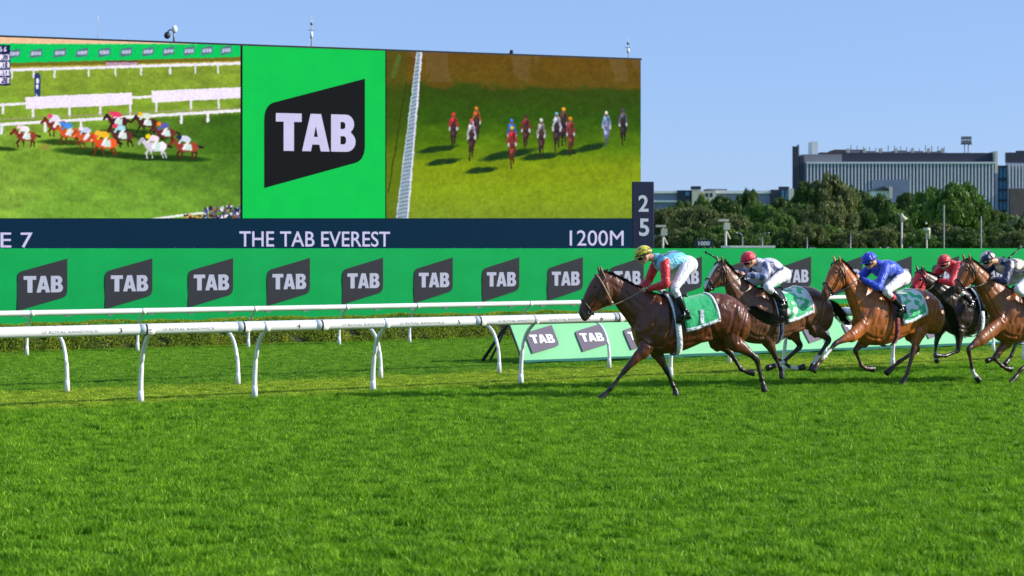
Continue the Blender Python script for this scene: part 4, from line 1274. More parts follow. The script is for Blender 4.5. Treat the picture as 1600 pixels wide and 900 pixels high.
# ------------------------------------------------------------------ horses and riders
def coat_material(name, rough=.35):
    m = bpy.data.materials.new(name); m.use_nodes = True
    nt = m.node_tree; b = nt.nodes['Principled BSDF']
    b.inputs['Roughness'].default_value = rough; b.inputs['Specular IOR Level'].default_value = .45
    b.inputs['Coat Weight'].default_value = .08; b.inputs['Coat Roughness'].default_value = .3
    b.inputs['Sheen Weight'].default_value = .0; b.inputs['Sheen Roughness'].default_value = .4
    at = nt.nodes.new('ShaderNodeAttribute'); at.attribute_name = 'Col'
    tc = nt.nodes.new('ShaderNodeTexCoord')
    n = nt.nodes.new('ShaderNodeTexNoise'); n.inputs['Scale'].default_value = 5; n.inputs['Detail'].default_value = 7; n.inputs['Roughness'].default_value = .6
    nt.links.new(tc.outputs['Object'], n.inputs['Vector'])
    mr = nt.nodes.new('ShaderNodeMapRange'); mr.inputs['From Min'].default_value = .3; mr.inputs['From Max'].default_value = .7
    mr.inputs['To Min'].default_value = .65; mr.inputs['To Max'].default_value = 1.35
    nt.links.new(n.outputs['Fac'], mr.inputs['Value'])
    mx = nt.nodes.new('ShaderNodeMix'); mx.data_type = 'RGBA'; mx.blend_type = 'MULTIPLY'; mx.inputs[0].default_value = 1
    nt.links.new(at.outputs['Color'], mx.inputs[6]); nt.links.new(mr.outputs[0], mx.inputs[7])
    nt.links.new(mx.outputs[2], b.inputs['Base Color'])
    # muscles and veins under the skin, then short hair
    mp = nt.nodes.new('ShaderNodeMapping'); mp.inputs['Rotation'].default_value = (0, math.radians(30), 0); mp.inputs['Scale'].default_value = (6.5, 4.5, 3.6)
    nt.links.new(tc.outputs['Object'], mp.inputs[0])
    n2 = nt.nodes.new('ShaderNodeTexNoise'); n2.inputs['Scale'].default_value = 1.0; n2.inputs['Detail'].default_value = 1.6; n2.inputs['Distortion'].default_value = 1.2
    nt.links.new(mp.outputs[0], n2.inputs['Vector'])
    b1 = nt.nodes.new('ShaderNodeBump'); b1.inputs['Strength'].default_value = .55; b1.inputs['Distance'].default_value = .045
    nt.links.new(n2.outputs['Fac'], b1.inputs['Height'])
    n3 = nt.nodes.new('ShaderNodeTexNoise'); n3.inputs['Scale'].default_value = 60; n3.inputs['Detail'].default_value = 4
    nt.links.new(tc.outputs['Object'], n3.inputs['Vector'])
    b2 = nt.nodes.new('ShaderNodeBump'); b2.inputs['Strength'].default_value = .35; b2.inputs['Distance'].default_value = .006
    nt.links.new(n3.outputs['Fac'], b2.inputs['Height']); nt.links.new(b1.outputs[0], b2.inputs['Normal'])
    nt.links.new(b2.outputs[0], b.inputs['Normal'])
    return m

def silk_material(name, c0, c1=None, kind='plain', scale=6.0, thr=.5, rough=.4, fold=.8):
    """thin shiny cloth with folds; kind plain / spots / hoops / checks"""
    m = bpy.data.materials.new(name); m.use_nodes = True
    nt = m.node_tree; b = nt.nodes['Principled BSDF']
    b.inputs['Roughness'].default_value = rough; b.inputs['Sheen Weight'].default_value = .3
    tc = nt.nodes.new('ShaderNodeTexCoord')
    mx = nt.nodes.new('ShaderNodeMix'); mx.data_type = 'RGBA'; mx.inputs[6].default_value = c0; mx.inputs[7].default_value = c1 or c0
    if kind == 'plain': mx.inputs[0].default_value = 0
    else:
        if kind == 'spots':
            v = nt.nodes.new('ShaderNodeTexVoronoi'); v.inputs['Scale'].default_value = scale; src = v.outputs['Distance']
        elif kind == 'hoops':
            v = nt.nodes.new('ShaderNodeTexWave'); v.inputs['Scale'].default_value = scale; v.inputs['Distortion'].default_value = .6 if scale > 2 else 7.0; src = v.outputs['Fac']
        else:
            v = nt.nodes.new('ShaderNodeTexNoise'); v.inputs['Scale'].default_value = scale; v.inputs['Detail'].default_value = 0; src = v.outputs['Fac']
        nt.links.new(tc.outputs['Object'], v.inputs['Vector'])
        r = nt.nodes.new('ShaderNodeMapRange'); r.inputs['From Min'].default_value = thr - .03; r.inputs['From Max'].default_value = thr + .03
        nt.links.new(src, r.inputs['Value']); nt.links.new(r.outputs[0], mx.inputs[0])
    nt.links.new(mx.outputs[2], b.inputs['Base Color'])
    n = nt.nodes.new('ShaderNodeTexNoise'); n.inputs['Scale'].default_value = 9; n.inputs['Detail'].default_value = 3; n.inputs['Distortion'].default_value = 1.2
    nt.links.new(tc.outputs['Object'], n.inputs['Vector'])
    bp = nt.nodes.new('ShaderNodeBump'); bp.inputs['Strength'].default_value = fold; bp.inputs['Distance'].default_value = .05
    nt.links.new(n.outputs['Fac'], bp.inputs['Height']); nt.links.new(bp.outputs[0], b.inputs['Normal'])
    return m

M['coat'] = coat_material('horse_coat')
M['hair'] = mat('black_hair', (.012, .010, .010, 1), .45, .3, 20)
M['leather'] = mat('black_leather', (.012, .012, .013, 1), .35, .2, 12, bump=.2, bscale=80)
M['strap'] = mat('pale_strap', rgb(190, 186, 180), .6, .1, 12)
M['tan_strap'] = mat('tan_strap', rgb(150, 128, 100), .55, .1, 12)
M['eye'] = mat('eye_gloss', (.01, .006, .004, 1), .06, .1)
M['cloth_green'] = silk_material('saddlecloth_green', rgb(34, 186, 112), rough=.6, fold=.35)
M['cloth_swirl'] = silk_material('saddlecloth_swirl', rgb(34, 186, 112), rgb(214, 224, 220), 'checks', 9.5, .52, rough=.6, fold=.35)
M['cloth_white'] = silk_material('cloth_white', rgb(222, 226, 228), rough=.55)
M['cloth_navy'] = silk_material('cloth_navy', rgb(24, 30, 62), rough=.55)
M['cloth_maroon'] = silk_material('cloth_maroon', rgb(120, 18, 30), rough=.5)
M['breeches'] = silk_material('white_breeches', rgb(226, 224, 228), rough=.5)
M['skin'] = mat('skin', rgb(206, 150, 122), .5, .08, 20)
M['boot_leather'] = mat('boot_leather', (.010, .010, .012, 1), .22, .2, 10)
M['metal'] = mat('polished_metal', rgb(190, 190, 195), .25, .05, metal=1)

def remesh_obj(mb, name, voxel, m, parent, smooth=3, factor=.5):
    me = mb.mesh(name)
    o = link(name, me, None)
    r = o.modifiers.new('r', 'REMESH'); r.mode = 'VOXEL'; r.voxel_size = voxel; r.use_smooth_shade = True
    s = o.modifiers.new('s', 'SMOOTH'); s.iterations = smooth; s.factor = factor
    dg = bpy.context.evaluated_depsgraph_get()
    me2 = bpy.data.meshes.new_from_object(o.evaluated_get(dg)); me2.name = name
    bpy.data.objects.remove(o)
    me2.polygons.foreach_set('use_smooth', [True] * len(me2.polygons))
    return link(name, me2, m, parent)

def ring_loft(mb, st, n=20, sub=4, sq=.85):
    """st rows: uT,zT,uB,zB,halfwidth,yc - outline-traced sections"""
    S_ = cr(st, sub); vs = []; fs = []
    for r in S_:
        T = np.array([r[0], r[1]]); B = np.array([r[2], r[3]]); mid = (T + B) / 2; hv = (T - B) / 2
        for k in range(n):
            th = 2 * math.pi * k / n; c, s = math.cos(th), math.sin(th)
            c = math.copysign(abs(c) ** sq, c); s2 = math.copysign(abs(s) ** sq, s)
            p = mid + hv * s2
            vs.append((p[0], r[5] + r[4] * c, p[1]))
    for i in range(len(S_) - 1):
        for k in range(n): fs.append((i*n+k, i*n+(k+1)%n, (i+1)*n+(k+1)%n, (i+1)*n+k))
    fs.append(tuple(range(n))[::-1]); fs.append(tuple((len(S_)-1)*n + k for k in range(n)))
    mb.add(vs, fs); return S_

def limb(mb, rows, n=14, sub=4):
    """rows: x,y,z,r_sagittal,r_lateral"""
    R_ = cr(rows, sub); vs = []; fs = []; Yx = Vector((0, 1, 0))
    for i in range(len(R_)):
        a = Vector(R_[max(i-1, 0)][:3]); b = Vector(R_[min(i+1, len(R_)-1)][:3]); t = (b - a)
        t = t.normalized() if t.length > 1e-6 else Vector((0, 0, -1))
        y = (Yx - t * Yx.dot(t)).normalized(); x = t.cross(y)
        p = Vector(R_[i][:3])
        for k in range(n):
            th = 2 * math.pi * k / n
            vs.append(p + x * math.cos(th) * R_[i][3] + y * math.sin(th) * R_[i][4])
    for i in range(len(R_) - 1):
        for k in range(n): fs.append((i*n+k, i*n+(k+1)%n, (i+1)*n+(k+1)%n, (i+1)*n+k))
    fs.append(tuple(range(n))[::-1]); fs.append(tuple((len(R_)-1)*n + k for k in range(n)))
    mb.add(vs, fs)

def ellip(mb, c, r, ang=0.0, n=14, m=10):
    k0 = len(mb.v); mb.ball((0, 0, 0), r, n, m)
    ca, sa = math.cos(ang), math.sin(ang)
    for i in range(k0, len(mb.v)):
        x, y, z = mb.v[i]; mb.v[i] = (c[0] + x*ca - z*sa, c[1] + y, c[2] + x*sa + z*ca)

class Side:
    """vertical plane along a horse; photo points are traced into it at its real distance"""
    def __init__(s, px, Y, alpha):
        s.al = math.radians(alpha)
        s.O = Vector(((px - 800) * Y / F, Y, 0))
        s.f = Vector((-math.cos(s.al), -math.sin(s.al), 0)); s.s = Vector((math.sin(s.al), -math.cos(s.al), 0))
        s.rot = math.atan2(s.f.y, s.f.x)
    def P(s, px, py, w=0.0):
        d = Vector(((px - 800) / F, 1, -(py - HZ) / F)); e = Vector((0, 0, EYE))
        k = (w - (e - s.O).dot(s.s)) / d.dot(s.s)
        p = e + d * k
        return Vector(((p - s.O).dot(s.f), w, p.z))

# template traced from the leading horse
S1 = Side(1050, 24.85, 13)
TORSO_PX = [((988, 508), (992, 531), .10), ((999, 484), (998, 545), .17), ((1016, 463), (1014, 552), .225), ((1040, 463), (1040, 553), .262),
    ((1068, 467), (1066, 548), .285), ((1095, 463), (1090, 538), .282), ((1116, 457), (1111, 529), .275), ((1136, 460), (1133, 532), .265),
    ((1153, 470), (1152, 536), .235), ((1165, 483), (1164, 530), .18), ((1171, 495), (1170, 514), .09)]
NECK_PX = [((1036, 462), (1006, 535), .16), ((1014, 455), (992, 520), .135), ((994, 446), (980, 502), .105), ((974, 436), (967, 485), .085), ((958, 428), (957, 470), .078), ((946, 424), (950, 460), .078)]
HEAD_PX = [((948, 425), (957, 463), .070), ((938, 426), (954, 474), .092), ((929, 432), (947, 479), .096), ((921, 443), (939, 482), .088),
    ((914, 458), (931, 487), .066), ((908, 473), (925, 492), .054), ((904.5, 484), (920, 498), .053), ((905, 491), (915, 502), .043), ((908, 497), (911, 501), .025)]
def T2(st, S):
    out = []
    for a, b, w in st:
        A = S.P(*a); B = S.P(*b); out.append([A.x, A.z, B.x, B.z, w, 0.0])
    return np.array(out)
TT, TN, TH = T2(TORSO_PX, S1), T2(NECK_PX, S1), T2(HEAD_PX, S1)
W0 = S1.P(1026, 459); PL0 = S1.P(944, 427); MZ0 = S1.P(908, 495)

def smooth01(x): x = np.clip(x, 0, 1); return x * x * (3 - 2 * x)

def make_horse(name, S, W, PL, MZ, legs, coat, points, label, hind_from=2, tail=None, blaze=None, hood=None, socks=(), sz=1.0, su=1.0,
               cloth=None, number=None, clothm='cloth_green', strap='cloth_white', brow='leather', rein_hand=None, mane_up=.5, pitch=0.0):
    root = empty('racehorse', S.O, label, 'horse', 'racehorses at full gallop', S.rot)
    Wp = S.P(*W); PLp = S.P(*PL); MZp = S.P(*MZ)
    def Tt(u, z): return Wp.x + (u - W0.x) * su, Wp.z + (z - W0.z) * sz + pitch * (u - W0.x)
    a0 = np.array([MZ0.x - PL0.x, MZ0.z - PL0.z]); a1 = np.array([MZp.x - PLp.x, MZp.z - PLp.z])
    sc = np.linalg.norm(a1) / np.linalg.norm(a0); sc_ = sc; rt = math.atan2(a1[1], a1[0]) - math.atan2(a0[1], a0[0])
    thk = .5 + .5 * sc
    def Th(u, z):
        x, y = u - PL0.x, z - PL0.z; c, s = math.cos(rt), math.sin(rt)
        return PLp.x + (x*c - y*s) * sc_, PLp.z + (x*s + y*c) * sc_
    def mapst(st, fn):
        o = st.copy()
        for r in o: r[0], r[1] = fn(r[0], r[1]); r[2], r[3] = fn(r[2], r[3])
        return o
    torso = mapst(TT, Tt); head = mapst(TH, Th); neck = TN.copy()
    for i, r in enumerate(neck):
        w = smooth01(i / (len(neck) - 1))
        for k in (0, 2):
            a = Tt(r[k], r[k+1]); b = Th(r[k], r[k+1])
            r[k], r[k+1] = a[0]*(1-w) + b[0]*w, a[1]*(1-w) + b[1]*w
    mb = MB()
    TS = ring_loft(mb, torso, 22, 4, .88); ring_loft(mb, neck, 18, 4, .95); HS = ring_loft(mb, head, 18, 4, .82)
    # cheek, brow, nostril rims
    def hp(px, py, y=0.0):
        q_ = S1.P(px, py); a = Th(q_.x, q_.z); return (a[0], y, a[1])
    for s_ in (1, -1):
        ellip(mb, hp(943, 467, s_*.052), (.075*thk, .045, .085*thk), .5)
        ellip(mb, hp(928, 446, s_*.072), (.034, .022, .026), -.9)
        ellip(mb, hp(909.5, 488, s_*.036), (.026, .018, .034), -.4)
        # ears
        e0 = Vector(hp(940, 430, s_*.055)); fw = Vector((.040, s_*.015, .135))
        limb(mb, [(*(e0 + fw*-.1), .022, .026), (*(e0 + fw*.35), .026, .024), (*(e0 + fw*.7), .020, .016), (*(e0 + fw*1.05), .007, .007)], 10, 3)
    # shoulder, chest and quarter muscles
    for s_ in (1, -1):
        for (px, py, y, r, an) in (((1015, 500), None, .135, (.11, .10, .26), .35), ((1003, 524), None, .09, (.10, .09, .12), 0), ((1030, 522), None, .16, (.13, .09, .15), .2),
                                   ((1142, 492), None, .15, (.15, .115, .22), -.25), ((1128, 505), None, .16, (.12, .10, .19), .35), ((1158, 505), None, .11, (.085, .10, .19), -.1),
                                   ((1070, 525), None, .12, (.42, .13, .10), .06), ((1108, 470), None, .10, (.2, .12, .09), 0)):
            q_ = S1.P(*px); a = Tt(q_.x, q_.z); ellip(mb, (a[0], s_*y, a[1]), r, an)
    # legs: joints given as photo points (near legs w>0)
    FR = [(.125, .085), (.085, .065), (.062, .05), (.046, .042), (.050, .044), (.033, .030), (.030, .028), (.040, .036), (.030, .029), (.042, .040), (.058, .052), (.060, .054)]
    chains = []
    for li, lg in enumerate(legs):
        w = lg[0]; pts_ = [S.P(x, y, w) for x, y in lg[1:]]
        front = li < 2
        top, j1, j2, j3, j4 = pts_      # elbow|stifle, knee|hock, fetlock, hoof top, toe
        if front:
            q_ = S1.P(1020, 500); a = Tt(q_.x, q_.z)
            sh = Vector((a[0] - .02, w*.9, a[1]))
            rows = [(sh, .12, .06), (top, .112, .075), (top.lerp(j1, .35), .084, .060), (top.lerp(j1, .72), .055, .046), (j1.lerp(top, .08), .046, .043), (j1.lerp(j2, .08), .043, .040),
                    (j1.lerp(j2, .35), .031, .027), (j1.lerp(j2, .8), .031, .026), (j2, .039, .034)]
        else:
            q_ = S1.P(1135, 490); a = Tt(q_.x, q_.z)
            hp_ = Vector((a[0], w*.95, a[1]))
            rows = [(hp_, .17, .09), (top, .135, .088), (top.lerp(j1, .35), .098, .068), (top.lerp(j1, .72), .058, .047), (j1.lerp(top, .08), .056, .043), (j1.lerp(j2, .1), .048, .040),
                    (j1.lerp(j2, .38), .036, .030), (j1.lerp(j2, .8), .034, .028), (j2, .042, .036)]
        d = (j3 - j2).normalized()
        rows += [(j2.lerp(j3, .5), .030, .029), (j3, .038, .036)]
        hd = (j4 - j3).normalized()
        rows += [(j3 + hd*.012, .042, .040), (j4, .056, .052), (j4 + hd*.006, .054, .050)]
        limb(mb, [(*p, a_, b_) for p, a_, b_ in rows], 14, 4)
        chains.append((top, j1, j2, j3, j4, front))
    body = remesh_obj(mb, 'body', .0125, M['coat'], root, 4, .5)
    me = body.data
    n = len(me.vertices); V = np.zeros(n * 3, np.float32); me.vertices.foreach_get('co', V); V = V.reshape(-1, 3).astype(float)
    # muscle lines pressed into the surface: shoulder, triceps, flank, hamstring, ribs, jugular groove
    Nr = np.zeros(n * 3, np.float32); me.vertices.foreach_get('normal', Nr); Nr = Nr.reshape(-1, 3).astype(float)
    disp = np.zeros(n); side_ = smooth01((np.abs(V[:, 1]) - .045) / .05)
    def groove(px_, dep, sg, jug=False):
        nonlocal disp
        pp = []
        for i_, (a_, b_) in enumerate(px_):
            q_ = S1.P(a_, b_)
            if jug:
                A_, B_ = Th(q_.x, q_.z), Tt(q_.x, q_.z); k_ = i_ / (len(px_) - 1); pp.append((A_[0]*(1-k_) + B_[0]*k_, A_[1]*(1-k_) + B_[1]*k_))
            else: pp.append(Tt(q_.x, q_.z))
        pp = cr(pp, 5); dm_ = np.full(n, 9.)
        for i_ in range(len(pp) - 1):
            a_, b_ = pp[i_], pp[i_+1]; ab = b_ - a_; t = np.clip(((V[:, [0, 2]] - a_) @ ab) / (ab @ ab + 1e-9), 0, 1)
            dm_ = np.minimum(dm_, np.linalg.norm(V[:, [0, 2]] - a_ - t[:, None] * ab, axis=1))
        dep *= .62; sg *= 1.2
        disp += side_ * (-dep * np.exp(-(dm_ / sg) ** 2) + dep * .45 * np.exp(-((dm_ - sg * 2.2) / (sg * 1.2)) ** 2))
    groove([(1022, 462), (1006, 488), (995, 512)], .016, .020); groove([(1032, 466), (1022, 490), (1013, 516)], .009, .016)
    groove([(1042, 482), (1040, 512), (1027, 540)], .020, .022); groove([(998, 532), (1010, 539), (1026, 541)], .012, .014)
    groove([(1096, 496), (1105, 516), (1117, 530)], .022, .022); groove([(1117, 528), (1127, 543)], .014, .016)
    groove([(1161, 478), (1151, 508), (1147, 533)], .018, .018); groove([(1146, 468), (1137, 492), (1133, 515)], .011, .018)
    groove([(1120, 462), (1112, 480), (1108, 500)], .010, .020)
    groove([(1045, 537), (1075, 533), (1100, 525)], .010, .016)
    for x_ in range(1052, 1096, 7): groove([(x_, 490), (x_ + 5, 524)], .0022, .011)
    groove([(956, 470), (970, 478), (982, 492), (994, 512)], .013, .014, True); groove([(950, 440), (972, 455), (1000, 478)], .008, .020, True)
    V += Nr * disp[:, None]; me.vertices.foreach_set('co', V.ravel().astype(np.float32)); me.update()
    C = np.tile(np.array(coat, float), (n, 1)); pc = np.array(points, float)
    def segd(a, b):
        a = np.array(a); b = np.array(b); ab = b - a; t = np.clip(((V - a) @ ab) / (ab @ ab), 0, 1)
        return np.linalg.norm(V - a - t[:, None] * ab, axis=1), t
    def blend(m_, c_): C[:] = C * (1 - m_[:, None]) + np.array(c_, float) * m_[:, None]
    zb = np.zeros(n)
    for (top, j1, j2, j3, j4, front) in chains:
        d, t = segd(top, j1); zb = np.maximum(zb, (d < .12) * smooth01((t - .35) / .6) * (V[:, 2] < top.z))
        d, t = segd(j1, j2); zb = np.maximum(zb, smooth01((.11 - d) / .03))
        d, t = segd(j2, j4); zb = np.maximum(zb, smooth01((.12 - d) / .03))
    # dark lower legs belong to a bay coat
    blend(zb * .93, pc)
    mzp = np.array([MZp.x, 0, MZp.z]); dm = np.linalg.norm(V - mzp, axis=1)
    blend(smooth01((.20 - dm) / .13) * .85, pc * 1.6)
    # dark crest line
    for i in range(len(TN) - 1):
        d, t = segd((neck[i][0], 0, neck[i][1]), (neck[i+1][0], 0, neck[i+1][1])); blend(smooth01((.05 - d) / .03) * .6, pc)
    if blaze:
        hc = np.array([(r[0], r[1]) for r in HS]); i0, i1, bw = blaze
        for i in range(int(len(hc) * i0), int(len(hc) * i1) - 1):
            d, t = segd((hc[i][0], .012, hc[i][1]), (hc[i+1][0], .012, hc[i+1][1])); blend(smooth01((bw - d) / .015), (.72, .68, .62))
    for li, lo_, hi_ in socks:
        top, j1, j2, j3, j4, fr = chains[li]; a, b = j2.lerp(j3, lo_), j2.lerp(j3, hi_)
        d, t = segd(a, b); blend(smooth01((.062 - d) / .02), (.70, .67, .62))
    for (top, j1, j2, j3, j4, front) in chains:
        d, t = segd(j3 + (j4 - j3) * .25, j4); blend(smooth01((.075 - d) / .015) * (t > .02), (.022, .018, .016))
    C4 = np.concatenate([np.clip(C, 0, 1), np.ones((n, 1))], 1)
    at = me.color_attributes.new('Col', 'FLOAT_COLOR', 'POINT'); at.data.foreach_set('color', C4.ravel().astype(np.float32))
    # eyes, nostrils
    for s_ in (1, -1):
        q = MB(); c_ = hp(927.5, 447.5, s_*.084); q.ball(c_, (.019, .012, .016), 10, 8); q.build('eye', M['eye'], root, True)
        q = MB(); c_ = hp(908.5, 489.5, s_*.050); q.ball(c_, (.011, .006, .017), 8, 6); q.build('nostril', M['eye'], root, True)
    # mane and forelock
    R_ = random.Random(len(name) + int(W[0]))
    q = MB(); crest = cr([(r[0], r[1]) for r in neck], 8)
    def lock(p0, d, l, w_, droop):
        p0 = Vector(p0); d = Vector(d).normalized(); side = Vector((0, 1, 0)) if abs(d.y) < .8 else Vector((1, 0, 0))
        a = d.cross(side).normalized(); pts_ = []
        for i in range(4):
            t = i / 3; pts_.append(p0 + d * l * t + Vector((0, 0, -droop * t * t)))
        vs = []
        for i, pp in enumerate(pts_):
            ww = w_ * (1 - (i / 3) ** 1.6) + .001; vs += [pp + a * ww, pp - a * ww + side * .002]
        q.add(vs, [(2*i, 2*i+1, 2*i+3, 2*i+2) for i in range(3)])
    for i in range(620):
        t = R_.random(); k = t * (len(crest) - 1); i0 = int(k); p = crest[i0] + (crest[min(i0+1, len(crest)-1)] - crest[i0]) * (k - i0)
        s_ = R_.choice((1, -1, 1))
        lock((p[0], s_*.006, p[1] - .006), (-.7 + R_.uniform(-.3, .1), s_*R_.uniform(.1, .8), mane_up*.4 + R_.uniform(-.4, .2)), R_.uniform(.05, .10), .006, .05)
    for i in range(60):
        lock((PLp.x + R_.uniform(-.01, .05), R_.uniform(-.03, .03), PLp.z + .005), (-.6, R_.uniform(-.4, .4), R_.uniform(.1, .9)), R_.uniform(.06, .12), .006, .02)
    o = q.build('mane', M['hair'], root); o['kind'] = 'stuff'
    # tail
    q = MB(); tb = Vector((torso[-2][0] - .01, 0, torso[-2][1] + .0))
    tps = [S.P(x, y, w_) for x, y, w_ in tail]
    cen = cr([tuple(tb)] + [tuple(p) for p in tps], 6)
    limb(q, [(*tb, .035, .035), (*tb.lerp(tps[0], .5), .032, .032), (*tps[0], .018, .02)], 8, 3)
    for i in range(260):
        dx = Vector((R_.gauss(0, 1), R_.gauss(0, 1), R_.gauss(0, 1))); w_ = .0045; ph = R_.uniform(0, 6); st_ = R_.uniform(0, .3)
        vs = []; m_ = 12; ln = R_.uniform(.6, 1.0)
        for j in range(m_ + 1):
            t = st_ + (ln - st_) * j / m_ if ln > st_ else st_
            k = t * (len(cen) - 1); i0 = min(int(k), len(cen) - 2); p = Vector(cen[i0]).lerp(Vector(cen[i0 + 1]), k - i0)
            sp = .012 + .05 * math.sin(min(1, t * 1.2) * 2.6) ** 1.2 if t > 0 else .012
            p += dx * sp * .6 + Vector((0, 0, .008 * math.sin(t * 9 + ph)))
            ww = w_ * (1 - .8 * (j / m_) ** 2); vs += [p + Vector((0, ww * .5, ww)), p - Vector((0, ww * .5, ww))]
        q.add(vs, [(2*j, 2*j+1, 2*j+3, 2*j+2) for j in range(m_)])
    o = q.build('tail', M['hair'], root); o['kind'] = 'stuff'
    # torso surface sampling
    order = np.argsort((TS[:, 0] + TS[:, 2]) / 2); um = ((TS[:, 0] + TS[:, 2]) / 2)[order]; zt = TS[order, 1]; zbm = TS[order, 3]; wd = TS[order, 4]
    def surf(u, th, g=.0):
        T = np.interp(u, um, zt); B = np.interp(u, um, zbm); w = np.interp(u, um, wd); mid = (T+B)/2; hv = (T-B)/2
        c, s = math.cos(th), math.sin(th); c = math.copysign(abs(c)**.88, c); s2 = math.copysign(abs(s)**.88, s)
        bul = .012 * max(0, math.cos(th * 1.0))
        return Vector((u, (w + g + bul) * c, mid + (hv + g) * s2))
    def surf_z(u, z, g=.0):
        T = np.interp(u, um, zt); B = np.interp(u, um, zbm); mid = (T+B)/2; hv = (T-B)/2 + g
        s2 = max(-.99, min(.99, (z - mid) / hv)); s = math.copysign(abs(s2) ** (1/.88), s2)
        p = surf(u, math.asin(s), g); p.z = z; return p
    U = lambda px: Tt(S1.P(px, 480).x, 0)[0]
    # saddlecloth
    def sheet(nm, ul0, ul1, ur0, ur1, th_end, g, m_, nu=14, nv=22, th0=math.pi/2, both=True, thick=.006, par=None, wob=.004):
        q = MB()
        for s_ in ((1, -1) if both else (1,)):
            vs = []; fs = []
            for j in range(nv + 1):
                v = j / nv; th = th0 + (th_end - th0) * v; ul = ul0 + (ul1 - ul0) * v; ur = ur0 + (ur1 - ur0) * v
                for i in range(nu + 1):
                    u = ul + (ur - ul) * i / nu
                    p = surf(u, th, g + wob * math.sin(i * 1.1 + j * .6) * v); p.y *= s_; vs.append(p)
            for j in range(nv):
                for i in range(nu):
                    a = j*(nu+1)+i; f = (a, a+1, a+nu+2, a+nu+1); fs.append(f if s_ > 0 else f[::-1])
            q.add(vs, fs)
        o = q.build(nm, m_, par or root, True)
        sd = o.modifiers.new('thickness', 'SOLIDIFY'); sd.thickness = thick; sd.offset = 0
        return o
    the = math.radians(-6)
    sc1 = sheet('saddlecloth', U(1033), U(1062), U(1100), U(1114), the, .030, M[clothm])
    sheet('trim', U(1097.5), U(1111), U(1100.5), U(1114.8), the, .036, M['cloth_white'], 2, 22, par=sc1, thick=.004)
    sheet('trim', U(1061), U(1062), U(1114), U(1115), math.radians(-9), .037, M['cloth_white'], 14, 3, th0=math.radians(-3), par=sc1, thick=.004)
    # near-side number and small word on the cloth
    def on_cloth(me_, u0, z0, m_, nm, g=.045):
        bmx = bmesh.new(); bmx.from_mesh(me_); bmesh.ops.triangulate(bmx, faces=bmx.faces); bmx.to_mesh(me_); bmx.free()
        for v in me_.vertices:
            p = surf_z(u0 - v.co.x, z0 + v.co.z, g + (.004 if v.co.y < 0 else 0)); v.co = p
        me_.flip_normals()
        return link(nm, me_, m_, sc1)
    zc = (surf(U(1095), 0).z)
    if number:
        on_cloth(fit_text(number, 0, .13 if number != '1' else .055, 0, .21, .03 if number != '1' else 0, .002), U(1083), zc - .045, M['cloth_white'], 'numeral')
        ev = on_cloth(fit_text('EVEREST', 0, .20, 0, .045, .01, .002), U(1086), zc - .115, M['leather'], 'lettering'); ev['kind'] = 'stuff'
    # girth and over-girth
    def girth(pxt, pxb, wid, g, m_, nm):
        q = MB(); vs = []; nn = 40
        for j in range(nn + 1):
            th = math.pi/2 - 2*math.pi * j / nn; k = (1 - math.sin(th)) / 2
            uc = U(pxt + (pxb - pxt) * k ** .8)
            for du in (-wid/2, wid/2): vs.append(surf(uc + du, th, g))
        q.add(vs, [(2*j, 2*j+1, 2*j+3, 2*j+2) for j in range(nn)]); o = q.build(nm, m_, root, True)
        sd = o.modifiers.new('thickness', 'SOLIDIFY'); sd.thickness = .006
    girth(1040, 1056, .085, .042, M[strap], 'girth')
    girth(1036, 1052, .035, .040, M['cloth_navy'] if strap != 'cloth_navy' else M['cloth_white'], 'surcingle')
    # small racing saddle
    q = MB()
    sx0, sx1 = U(1072), U(1036)
    rows = []
    for j in range(9):
        v = j / 8; u = sx0 + (sx1 - sx0) * v; ztop = float(np.interp(u, um, zt)); rise = .05 + .035 * (abs(v - .5) * 2) ** 2
        rows.append((u, 0, ztop + rise * .6, .03 + .012 * abs(v - .5) * 2, .075 - .03 * v))
    limb(q, rows, 12, 2); q.build('saddle', M['leather'], root, True)
    for s_ in (1, -1):
        q = MB(); vs = []
        for j in range(9):
            th = math.pi/2 * .85 - j * .16
            for du in (-.11 + .005*j, .10 - .004*j): p = surf(U(1052) + du, th, .055); p.y *= s_; vs.append(p)
        f_ = [(2*j, 2*j+1, 2*j+3, 2*j+2) for j in range(8)]; q.add(vs, f_ if s_ > 0 else [f[::-1] for f in f_])
        o = q.build('saddle_flap', M['leather'], root, True); sd = o.modifiers.new('t', 'SOLIDIFY'); sd.thickness = .008
    # bridle from head sections
    def hring(k, g, rr, nm, m_, tilt=0):
        r = HS[int(k * (len(HS) - 1))]; r2 = HS[min(len(HS)-1, int(k * (len(HS) - 1)) + tilt)]
        T = np.array([r[0], r[1]]); B = np.array([r2[2], r2[3]]); mid = (T+B)/2; hv = (T-B)/2; hn = np.linalg.norm(hv); pts_ = []
        for j in range(25):
            th = 2*math.pi*j/24; c, s = math.cos(th), math.sin(th); c = math.copysign(abs(c)**.85, c); s = math.copysign(abs(s)**.85, s)
            p = mid + hv * (1 + g/hn) * s; pts_.append((p[0], (r[4] + g + .012*(k<.5)) * c, p[1]))
        q = MB(); q.tube(pts_, rr, 6, caps=False); return q.build(nm, m_, root, True)
    hring(.60, .014, .011, 'noseband', M['leather'])
    hring(.10, .020, .010, 'throat_lash', M[brow], 2)
    hring(.22, .018, .013, 'browband', M[brow], -3)
    for s_ in (1, -1):
        q = MB(); q.tube([hp(941, 432, s_*.098), hp(937, 450, s_*.118), hp(930, 468, s_*.10), hp(920, 486, s_*.066)], .009, 6); q.build('cheekpiece', M['leather'], root, True)
        q = MB(); q.tube([Vector(hp(920, 488, s_*.062)) + Vector((.024*math.cos(a), 0, .024*math.sin(a))) for a in [i*math.pi/6 for i in range(13)]], .004, 6, caps=False); q.build('bit_ring', M['metal'], root, True)
